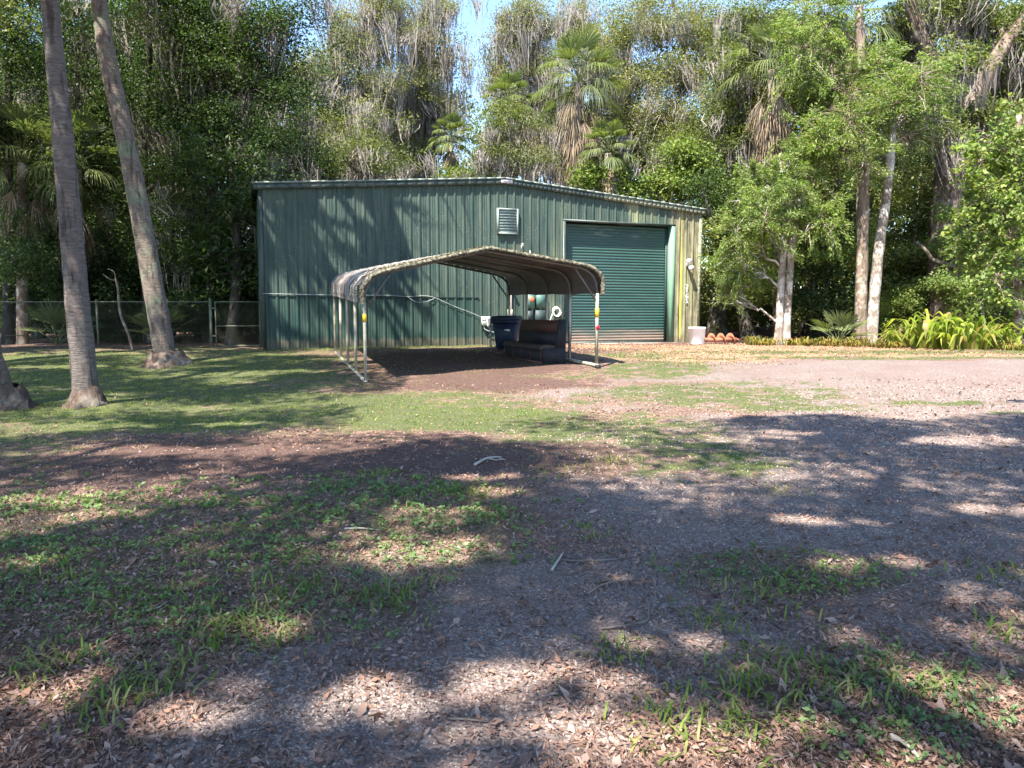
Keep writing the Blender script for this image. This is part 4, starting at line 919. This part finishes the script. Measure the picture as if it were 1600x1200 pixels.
near_oak('live_oak', 'tall live oak left of the frame reaching toward the workshop roof', -15.5, 17.6, 14, [(5.2, 1.2, 12.6, 2.6, 2.4, 1.9), (7.6, 1.6, 13.2, 1.5, 1.8, 1.5), (2.5, -1.5, 12.5, 3, 2.6, 2), (1, 3, 12.5, 3.2, 3.2, 2.2), (-3, 0, 13, 3.2, 3.2, 2), (9.6, 2.6, 13.3, 2.2, 1.8, 1.5, 1.6), (11.4, 3.6, 13.6, 1.7, 1.4, 1.2, 1.4), (7.8, 4.0, 13.4, 1.9, 1.4, 1.3, 1.3), (5.2, 3.6, 13.4, 1.9, 1.4, 1.3), (7.2, -1.6, 12.8, 1.5, 1.3, 1.0), (2.5, 4.2, 12.4, 2.2, 2.2, 1.5)], 35)
near_oak('live_oak', 'live oak far left beyond the lawn edge', -22, 21, 15, [(3, 1, 12, 3.5, 3, 2.5), (-1, 3, 13, 4, 4, 2.6), (-2, -2, 11, 4, 3, 2), (4, -2, 9, 2.4, 2.4, 2)], 36)
near_oak('live_oak', 'oak right of the frame with a dark branch hanging into the top corner', 12.4, 9.0, 9, [(-6.0, 0.2, 5.5, .75, .7, .45), (-5.3, .3, 5.2, .5, .5, .3), (-5.0, 0, 6.2, 1.0, .9, .6), (0, 2, 9, 2.8, 2.2, 1.6), (2, -2, 9, 3, 2.6, 1.6)], 37, r0=.3, leaf='oakdark', n=900)

# ------------------------------------------------------------------ left woods
def woods(label, px, d, blobs, seed, leaf='oakdark', bark='barkdark', name='oak_tree', r0=.22, lean=0, moss=0.0, group='trees of the left woods', cat='tree', **kw):
    b = Tb(px, d); top = T(px+lean, min(x[1] for x in blobs)+10, d)
    mid = (b+top)/2+np.array((.3*math.sin(seed), 0, 0))
    bl = [(*T(x[0], x[1], d+(x[4] if len(x) > 4 else 0)), x[2]*d/F, min(x[2], 130)*d/F*.8, x[3]*d/F) for x in blobs]
    return tree(name, label, cat, [([b, mid, top], r0, r0*.45)], bl, leaf, bark, seed, group, moss, **kw)
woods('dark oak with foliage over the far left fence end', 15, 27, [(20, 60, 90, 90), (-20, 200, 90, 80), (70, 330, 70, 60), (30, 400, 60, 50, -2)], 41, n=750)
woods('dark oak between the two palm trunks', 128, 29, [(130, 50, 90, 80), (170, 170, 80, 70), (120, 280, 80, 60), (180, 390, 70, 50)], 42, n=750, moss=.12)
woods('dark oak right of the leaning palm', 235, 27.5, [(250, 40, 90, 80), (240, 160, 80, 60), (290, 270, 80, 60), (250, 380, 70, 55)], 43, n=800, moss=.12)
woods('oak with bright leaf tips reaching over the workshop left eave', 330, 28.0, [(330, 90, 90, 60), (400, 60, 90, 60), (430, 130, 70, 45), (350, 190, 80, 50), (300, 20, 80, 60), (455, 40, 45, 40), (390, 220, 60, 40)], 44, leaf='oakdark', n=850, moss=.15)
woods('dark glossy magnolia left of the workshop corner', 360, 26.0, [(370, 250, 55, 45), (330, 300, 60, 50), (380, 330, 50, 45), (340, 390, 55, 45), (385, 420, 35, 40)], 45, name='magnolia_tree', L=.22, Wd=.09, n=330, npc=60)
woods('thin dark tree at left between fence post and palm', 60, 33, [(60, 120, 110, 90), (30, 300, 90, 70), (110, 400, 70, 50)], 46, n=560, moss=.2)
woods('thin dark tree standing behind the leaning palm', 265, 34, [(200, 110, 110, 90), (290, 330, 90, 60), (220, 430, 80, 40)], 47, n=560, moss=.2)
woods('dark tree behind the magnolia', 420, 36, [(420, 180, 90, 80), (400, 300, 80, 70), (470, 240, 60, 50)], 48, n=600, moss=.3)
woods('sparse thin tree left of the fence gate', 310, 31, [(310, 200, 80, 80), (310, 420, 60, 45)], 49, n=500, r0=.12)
# ------------------------------------------------------------------ mossy oaks behind the building
GM = 'moss-draped oaks behind the workshop'
kw = dict(name='mossy_oak', bark='bark', group=GM)
woods('moss-draped oak behind the left half of the roof', 520, 42, [(500, 110, 70, 55), (560, 60, 70, 50), (590, 140, 60, 45), (530, 190, 75, 45), (600, 10, 60, 45), (480, 230, 60, 45), (570, 250, 60, 35)], 51, 'grey', r0=.4, moss=.75, n=620, mossl=(.6, 2.6), **kw)
woods('moss-draped oak left of the main sky gap', 665, 45, [(650, 60, 65, 50), (690, 90, 40, 45), (640, 140, 70, 40), (690, 170, 45, 35), (620, 230, 50, 40), (680, 10, 45, 40), (645, 260, 50, 30)], 52, 'grey', r0=.4, moss=.95, n=480, mossl=(.7, 3.0), **kw)
woods('moss-draped oak right of the main sky gap', 822, 44, [(800, 60, 42, 45), (778, 120, 26, 40), (850, 40, 40, 40), (850, 100, 45, 40), (800, 150, 38, 40), (820, 20, 40, 30), (790, 220, 40, 40), (850, 210, 40, 35)], 53, 'grey', r0=.35, moss=1.0, n=560, mossl=(.7, 3.0), **kw)
woods('pale moss-hung tree behind the big sunlit palm', 905, 50, [(900, 40, 45, 45), (930, 100, 45, 45), (875, 150, 40, 40), (920, 190, 45, 40), (900, 250, 50, 30)], 66, 'grey', r0=.3, moss=1.0, n=560, mossl=(.8, 3.0), **kw)
woods('tall sunlit oak behind the right roof slope', 980, 38, [(960, 60, 60, 50), (1030, 30, 70, 50), (990, 130, 70, 50), (1070, 110, 70, 50), (1030, 190, 80, 45), (950, 190, 45, 35), (1100, 40, 60, 50)], 54, 'grey', r0=.45, moss=.3, n=700, mossl=(.5, 1.8), **kw)
woods('olive oak low behind the roof peak', 770, 36, [(790, 190, 45, 35), (770, 230, 35, 30), (830, 250, 35, 25), (730, 275, 30, 15)], 55, 'oak', r0=.2, moss=.3, n=700, **kw)
woods('leafy oak behind the roof left of the vent', 590, 37, [(560, 225, 55, 35), (610, 250, 45, 28), (500, 250, 50, 30), (450, 265, 40, 22)], 56, 'oak', r0=.2, moss=.5, n=650, **kw)
woods('broad oak above the right eave with grey inner twigs', 1120, 35, [(1080, 230, 70, 45), (1140, 170, 60, 50), (1160, 90, 60, 50), (1110, 270, 60, 40), (1180, 20, 60, 50)], 57, 'oak', r0=.4, moss=.25, n=750, **kw)
woods('small bright green tree in the gap above the roof', 725, 40, [(715, 268, 28, 16), (760, 272, 26, 14)], 58, 'lime', name='bushy_tree', bark='barkpale', group='bright trees behind the roof', r0=.12, n=700)
woods('rounded lime green bush-like tree behind the right roof', 930, 33, [(915, 280, 32, 20), (945, 275, 30, 22), (965, 295, 28, 18)], 59, 'lime', name='bushy_tree', bark='barkpale', group='bright trees behind the roof', r0=.15, n=1000, L=.15, Wd=.10)
woods('bright leafy tree over the right roof corner', 1050, 33, [(1010, 295, 35, 22), (1060, 285, 40, 28), (1105, 300, 40, 25), (1060, 240, 36, 26)], 60, 'lime', name='bushy_tree', bark='barkpale', group='bright trees behind the roof', r0=.2, n=1000, L=.15, Wd=.10)
# palms behind
def bpalm(label, px, py, d, seed, fan=1.3, nd=26, dl=1.5, lean=0, r=.2, **k):
    b = Tb(px+lean, d); t = T(px, py, d); palm(label, [b, (b*.5+t*.5), t], r, r*.8, seed, 30, nd, fan, fan*.9, 'barkred', group='cabbage palms in the woods', deadlen=dl, **k)
bpalm('big sunlit cabbage palm with tan skirt behind the right roof slope', 905, 130, 36, 61, 1.5, 34, 3.0, -14)
bpalm('cabbage palm rising behind the roof peak', 795, 165, 38, 62, .95, 34, 3.0, 4)
bpalm('small distant cabbage palm against the left sky gap', 705, 218, 42, 63, .85, 16, 1.0, 3, .13)
bpalm('cabbage palm low behind the right roof slope', 950, 240, 33, 64, .85, 30, 1.2, 10)
bpalm('shaggy cabbage palm left of the bright feathery trees', 1205, 110, 33, 65, 1.5, 40, 3.0, 10)
bpalm('shaggy cabbage palm with long skirt above the pale trunks', 1345, 40, 31, 66, 1.6, 44, 3.2, 0)
bpalm('dark cabbage palm behind the first grey palm trunk', 35, 255, 26.5, 67, 1.4, 14, 1.0, 0)
bpalm('dark cabbage palm between the two lawn palms', 120, 265, 27, 68, 1.4, 10, 1.0, 5)
bpalm('slim cabbage palm in the gap right of the roof peak', 838, 190, 46, 69, 1.0, 24, 1.8, 0, .16)
bpalm('cabbage palm above the sky gap at upper right', 1260, 25, 36, 70, 1.5, 30, 2.0, 0)
# ------------------------------------------------------------------ right side trees
GR = 'trees along the right edge of the drive'
dR = 26.8
def mt_(pts, d): return [Tb(*pts[0][:1], d) if len(pts[0]) == 1 else T(*p, d) for p in pts]
def rb_(px, py, rx, rz, dd=0, mu=1, d=dR):
    c = T(px, py, d+dd); return (*c, rx*d/F, rx*d/F*.85, rz*d/F, mu)
fk = dict(L=.14, Wd=.036, aniso=1, npc=75, flat=.38, cr=.42, up=.5, limb=.05, twigs=22)
def tk(*pts, d=dR): return [Tb(pts[0][0], d)]+[T(x, y, d) for x, y in pts[1:]]
tree('maple_tree', 'feathery bright tree with two slim stems nearest the workshop', 'tree', [(tk((1216, 0), (1222, 420), (1226, 360), (1222, 290), (1219, 240)), .15, .05), (tk((1228, 0), (1234, 420), (1241, 360), (1250, 300)), .15, .09)],
     [rb_(1160, 415, 26, 22), rb_(1195, 345, 38, 30, -1), rb_(1150, 365, 26, 22, -1), rb_(1225, 300, 42, 30, -.5), rb_(1285, 335, 34, 28, -1), rb_(1250, 245, 36, 28), rb_(1140, 455, 18, 16), rb_(1180, 290, 30, 24, .5), rb_(1250, 350, 28, 22, .8), rb_(1210, 390, 22, 18, .3)], 'feather', 'barkpale', 71, GR, n=2600, **fk)
tree('maple_tree', 'straight brown-trunked tree with layered bright foliage', 'tree', [(tk((1343, 0), (1347, 400), (1350, 250), (1345, 100), (1342, 10)), .225, .14)],
     [rb_(1330, 190, 50, 24, -1), rb_(1390, 160, 46, 26, -1), rb_(1280, 210, 42, 22, -1), rb_(1440, 120, 50, 28, -1), rb_(1300, 120, 45, 26), rb_(1370, 90, 45, 26), rb_(1255, 70, 40, 45), rb_(1350, 250, 36, 18, -1), rb_(1290, 30, 50, 35)], 'feather', 'barkred', 72, GR, n=1400, **fk)
tree('maple_tree', 'pale blotched trunk leaning right beside the straight trunk', 'tree', [(tk((1360, 0), (1372, 400), (1382, 330), (1392, 240), (1396, 150)), .20, .12)],
     [rb_(1420, 210, 38, 20), rb_(1450, 165, 36, 22), rb_(1400, 130, 40, 20), rb_(1360, 200, 26, 16)], 'feather', 'barkpale', 73, GR, n=1100, **fk)
d4 = 29.5
tree('live_oak', 'massive dark forked oak trunk at right with shaggy bark', 'tree', [(tk((1478, 0), (1475, 400), (1480, 290), (1497, 200), d=d4), .62, .5), ([T(1497, 215, d4), T(1485, 140, d4), T(1445, 70, d4), T(1420, 0, d4)], .34, .2), ([T(1500, 220, d4), T(1530, 140, d4), T(1570, 70, d4), T(1620, 10, d4)], .38, .22)],
     [rb_(1430, 30, 60, 40, 1, 1, d4), rb_(1500, 10, 60, 40, 1, 1, d4), rb_(1580, 130, 50, 45, 2, 1, d4), rb_(1540, 50, 60, 40, 2, 1, d4), rb_(1400, 90, 45, 40, 3, 1, d4), rb_(1620, 40, 50, 50, 0, 1, d4), rb_(1545, 170, 36, 30, -1, 1, d4), rb_(1455, 200, 34, 26, -1, 1, d4), rb_(1500, 90, 34, 26, -1.5, 1, d4)], 'oak', 'barkred2', 74, GR, .6, n=800, L=.14, Wd=.075, limb=.16)
tree('maple_tree', 'broad-leaved bright tree at the right edge of the photo', 'tree', [(tk((1592, 0), (1590, 420), (1585, 300), (1592, 180), d=24.5), .13, .08)],
     [rb_(1560, 230, 42, 28, -1, 1, 24.5), rb_(1590, 290, 50, 30, -1, 1, 24.5), rb_(1545, 310, 40, 24, -1, 1, 24.5), rb_(1580, 370, 46, 26, -1, 1, 24.5), rb_(1530, 250, 32, 20, -1, 1, 24.5), rb_(1600, 200, 40, 30, 0, 1, 24.5), rb_(1520, 400, 36, 22, 0, 1, 24.5), rb_(1560, 440, 40, 20, -1, 1, 24.5), rb_(1610, 430, 36, 24, 0, 1, 24.5)],
     'feather', 'barkred', 75, GR, L=.15, Wd=.10, n=620, aniso=1, limb=.05)
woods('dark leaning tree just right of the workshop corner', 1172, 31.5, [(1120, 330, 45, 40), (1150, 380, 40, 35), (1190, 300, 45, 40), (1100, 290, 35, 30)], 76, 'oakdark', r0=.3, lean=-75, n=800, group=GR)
woods('dense dark oak behind the twin slim stems', 1260, 34, [(1250, 150, 70, 50), (1200, 210, 60, 50), (1290, 260, 70, 50), (1180, 140, 50, 50), (1240, 340, 60, 45), (1180, 400, 50, 35), (1130, 200, 50, 50)], 77, 'oak', r0=.3, n=700, moss=.2, group=GR)
woods('dense oak behind the straight brown trunk', 1340, 36, [(1320, 180, 80, 60), (1380, 100, 80, 60), (1300, 80, 80, 60), (1390, 260, 70, 55), (1320, 370, 70, 45), (1400, 390, 60, 45)], 78, 'oak', r0=.3, n=650, moss=.2, group=GR)
woods('dense oak behind the forked oak', 1520, 37, [(1480, 150, 80, 60), (1560, 190, 80, 60), (1440, 260, 70, 60), (1540, 320, 80, 60), (1470, 400, 60, 45), (1600, 80, 80, 60), (1590, 400, 70, 50)], 79, 'oak', r0=.3, n=650, moss=.2, group=GR)
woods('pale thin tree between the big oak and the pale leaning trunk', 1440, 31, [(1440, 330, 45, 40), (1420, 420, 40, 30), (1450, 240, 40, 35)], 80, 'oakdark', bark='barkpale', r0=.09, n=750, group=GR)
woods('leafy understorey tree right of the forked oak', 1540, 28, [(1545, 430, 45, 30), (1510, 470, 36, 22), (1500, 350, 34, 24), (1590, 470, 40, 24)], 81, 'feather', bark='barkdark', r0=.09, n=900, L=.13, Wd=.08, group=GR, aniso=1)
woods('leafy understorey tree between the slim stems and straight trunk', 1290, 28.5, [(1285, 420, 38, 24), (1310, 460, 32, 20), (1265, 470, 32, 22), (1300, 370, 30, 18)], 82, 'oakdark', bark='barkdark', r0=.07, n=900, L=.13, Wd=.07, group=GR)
# leaning dead logs
a = T(1432, 378, 28.6); b = T(1528, 440, 28.4); m = MB(); m.tube(wob(a, b+np.array((0.3, 0, -.6)), np.random.default_rng(3), 8, .05), np.linspace(.06, .12, 8), 9, .06)
tag(m.build('dead_log', M['barkred'], None, True, org=tuple(b)), 'thin dead log leaning beside the big forked oak', 'log')
# fan palmetto and strap-leaved plants
def palmetto(label, p, s, seed):
    g = np.random.default_rng(seed); t = thing('palmetto', label, 'plant', tuple(p), 0, 'palmettos', True); m = MB()
    for i in range(11): frond(m, np.array(p)+[0, 0, .05], i*2.4, rad(20+60*g.random()), g, s*.7, s*.75, 20, 2.2, .2, .04, m)
    m.build('fronds', M['palm'], t)
palmetto('grey green palmetto between the slim stems and straight trunk', Tb(1310, 25.8), 1.1, 1); palmetto('palmetto in deep shade behind the left end of the chain-link fence', Tb(90, 25.4), 1.4, 2)
palmetto('palmetto behind the chain-link fence near the bare sapling', Tb(250, 26), 1.3, 3)
def straps(label, p, R, n, L, w, seed, mat='strap', name='strap_leaf_plant', group='strap-leaved plants', arch=1.0):
    g = np.random.default_rng(seed); p = np.array(p); m = MB()
    th = g.random(n)*6.283; rr_ = np.sqrt(g.random(n))*R; b = np.column_stack([p[0]+rr_*np.cos(th), p[1]+rr_*.7*np.sin(th), 0*th]); b[:, 2] = hz(b[:, 0], b[:, 1])-.02
    ta = th+g.normal(size=n)*.6; ld = np.stack([np.cos(ta), np.sin(ta), 0*ta], -1); sd = np.stack([-np.sin(ta), np.cos(ta), 0*ta], -1)*w/2*g.uniform(.7, 1.2, n)[:, None]
    Ln = L*g.uniform(.6, 1.15, n)[:, None]; a = arch*g.uniform(.25, 1.0, n)[:, None]; up = np.array((0, 0, 1.))
    pts = [b]+[b+ld*Ln*a*f1+up*Ln*f2*(1-.3*a)+up*Ln*f3*a*-.35 for f1, f2, f3 in ((.10, .38, 0), (.32, .72, .05), (.62, .92, .45), (.95, .95, 1.2))]
    wd = [.8, 1, 1, .7]; vv = []
    for k in range(4): vv += [pts[k]-sd*wd[k], pts[k]+sd*wd[k]]
    vv.append(pts[4]); v = np.stack(vv, 1).reshape(-1, 3); o = np.arange(n)[:, None]*9
    m.add(v, np.vstack([o+np.array([2*k, 2*k+1, 2*k+3, 2*k+2]) for k in range(3)]), o+np.array([6, 7, 8]))
    tag(m.build(name, M[mat], None, False, org=tuple(p)), label, 'plant', group)
straps('large yellow green strap-leaved plant at the right, left clump', Tb(1455, 23.6), .75, 70, 1.65, .12, 1, arch=1.25)
straps('large yellow green strap-leaved plant at the right, middle clump', Tb(1510, 22.8), .8, 70, 1.5, .12, 2, arch=1.25)
straps('large yellow green strap-leaved plant nearest the right edge', Tb(1562, 23.2), .55, 40, 1.15, .10, 3, arch=1.25)
straps('shorter green strap-leaved plant beside the pale leaning trunk', Tb(1412, 24.6), .6, 60, .9, .07, 4)
for k, (px, d, R, n, l) in enumerate(((1190, 25.9, .55, 150, 'low bromeliad clump at the foot of the twin slim stems'), (1245, 25.7, .6, 150, 'low bromeliad clump right of the twin slim stems'), (1290, 25.2, .6, 140, 'low bromeliad clump between stems and straight trunk'),
        (1335, 24.8, .55, 120, 'low bromeliad clump at the foot of the straight brown trunk'), (1385, 24.0, .5, 110, 'low bromeliad clump at the foot of the pale leaning trunk'), (1590, 22.2, .6, 110, 'low green clump at the right edge under the strap plants'))):
    straps(l, Tb(px, d), R, n, .42, .045, 20+k, 'brom', 'bromeliad_clump', 'bromeliads edging the drive', 1.2)

# ------------------------------------------------------------------ undergrowth and distant woods (uncountable)
def mass(name, label, mat, spots, seed, L, Wd, npc=110, cr=.5, n=420):
    g = np.random.default_rng(seed); m = MB()
    for c in spots: blobleaves(m, np.array(c[:3]), np.array(c[3:6]), int(n*(c[3]*c[4]*c[5])**(2/3)), L, Wd, g, cr, npc, .3, .6, 1.8)
    return tag(m.build(name, M[mat]), label, None, None, 'stuff')
g9 = np.random.default_rng(99); sp = []
for k in range(80):
    px = g9.uniform(-60, 400); d = g9.uniform(26.5, 36); sp.append((*T(px, g9.uniform(380, 520), d), g9.uniform(1.0, 2.0), 1.2, g9.uniform(.6, 1.2)))
mass('undergrowth', 'dark tangled undergrowth behind the chain-link fence', 'oakdark', sp, 1, .16, .075)
sp = []
for k in range(100):
    px = g9.uniform(1110, 1680); d = g9.uniform(29, 38); sp.append((*T(px, g9.uniform(300, 505), d), g9.uniform(1.0, 2.0), 1.2, g9.uniform(.6, 1.3)))
mass('undergrowth', 'tangled green undergrowth behind the right trees', 'oak', sp, 2, .15, .08)
sp = []
for k in range(30):
    px = g9.uniform(1110, 1600); d = g9.uniform(27.6, 30.5); sp.append((*T(px, g9.uniform(360, 505), d), g9.uniform(.5, 1.0), .7, g9.uniform(.25, .5)))
mass('undergrowth', 'sunlit sprigs of young green undergrowth among the right trees', 'feather', sp, 5, .10, .05, 60, .3, 700)
sp = []
for k in range(150):
    px = g9.uniform(-250, 1850); d = g9.uniform(48, 66); zz_ = g9.uniform(0, 1)
    if 705 < px < 770 or 690 < px < 720: zt_ = 9
    else: zt_ = 15
    x = (px-800)/F*d; sp.append((x, d, 1+zz_*zt_, g9.uniform(3, 5), 3, g9.uniform(2, 3.5)))
for k in range(90):
    px = g9.uniform(-300, 420) if k % 2 else g9.uniform(1120, 1900); d = g9.uniform(40, 48); x = (px-800)/F*d; sp.append((x, d, g9.uniform(1, 18), g9.uniform(3, 4.5), 2.5, g9.uniform(2, 3.5)))
mass('distant_woods', 'distant wood closing the view behind everything', 'oak', sp, 3, .26, .15, 120, .9, 170)

# ------------------------------------------------------------------ fallen sticks
def stick(label, pts, r, mat='stick', br=None):
    P = [G(*p) for p in pts]; P = [p+np.array((0, 0, r*.9+.01*(i % 2))) for i, p in enumerate(P)]
    s = sag(P, 5); m = MB(); m.tube(s, np.linspace(r, r*.45, len(s)), 6, .08, 1)
    for a, b in (br or []):
        A = G(*a)+[0, 0, r]; B_ = G(*b)+[0, 0, r*1.6]; m.tube(wob(A, B_, np.random.default_rng(4), 5, .05), np.linspace(r*.6, r*.3, 5), 5)
    tag(m.build('fallen_stick', M[mat], None, True, org=tuple(P[0])), label, 'stick', 'fallen sticks')
stick('dark forked stick lying across the gravel in the middle', [(880, 878), (920, 881), (972, 875)], .010, 'stick', [((905, 881), (885, 893))])
stick('thin bent stick curving on the gravel right of centre', [(935, 985), (990, 980), (1013, 968), (1010, 940)], .008)
stick('long thin stick below the dark forked stick', [(918, 930), (950, 915), (1015, 905)], .008)
stick('short pale straight stick among the left weeds', [(538, 828), (565, 829), (592, 830)], .009, 'stickpale')
stick('bleached thick stick near the bottom right', [(1392, 1155), (1415, 1172), (1435, 1188)], .013, 'stickpale')
stick('curled twig near the right, beside a pale leaf', [(1470, 1080), (1490, 1070), (1497, 1055)], .006)
stick('pale forked twig in the left weeds', [(220, 957), (245, 955), (262, 941)], .007, 'stickpale', [((245, 955), (240, 942))])
stick('short stick standing out beside the middle gravel strip', [(862, 893), (872, 880), (880, 865)], .010, 'stickpale')
stick('thin twig on the litter near the bottom middle', [(700, 1125), (735, 1130), (770, 1131)], .006)
stick('pale branch lying on the dirt in the centre', [(742, 728), (762, 719), (783, 716)], .016, 'stickpale', [((762, 719), (790, 722))])

for o in list(COL.objects):
    if '_w' in o: del o['_w']
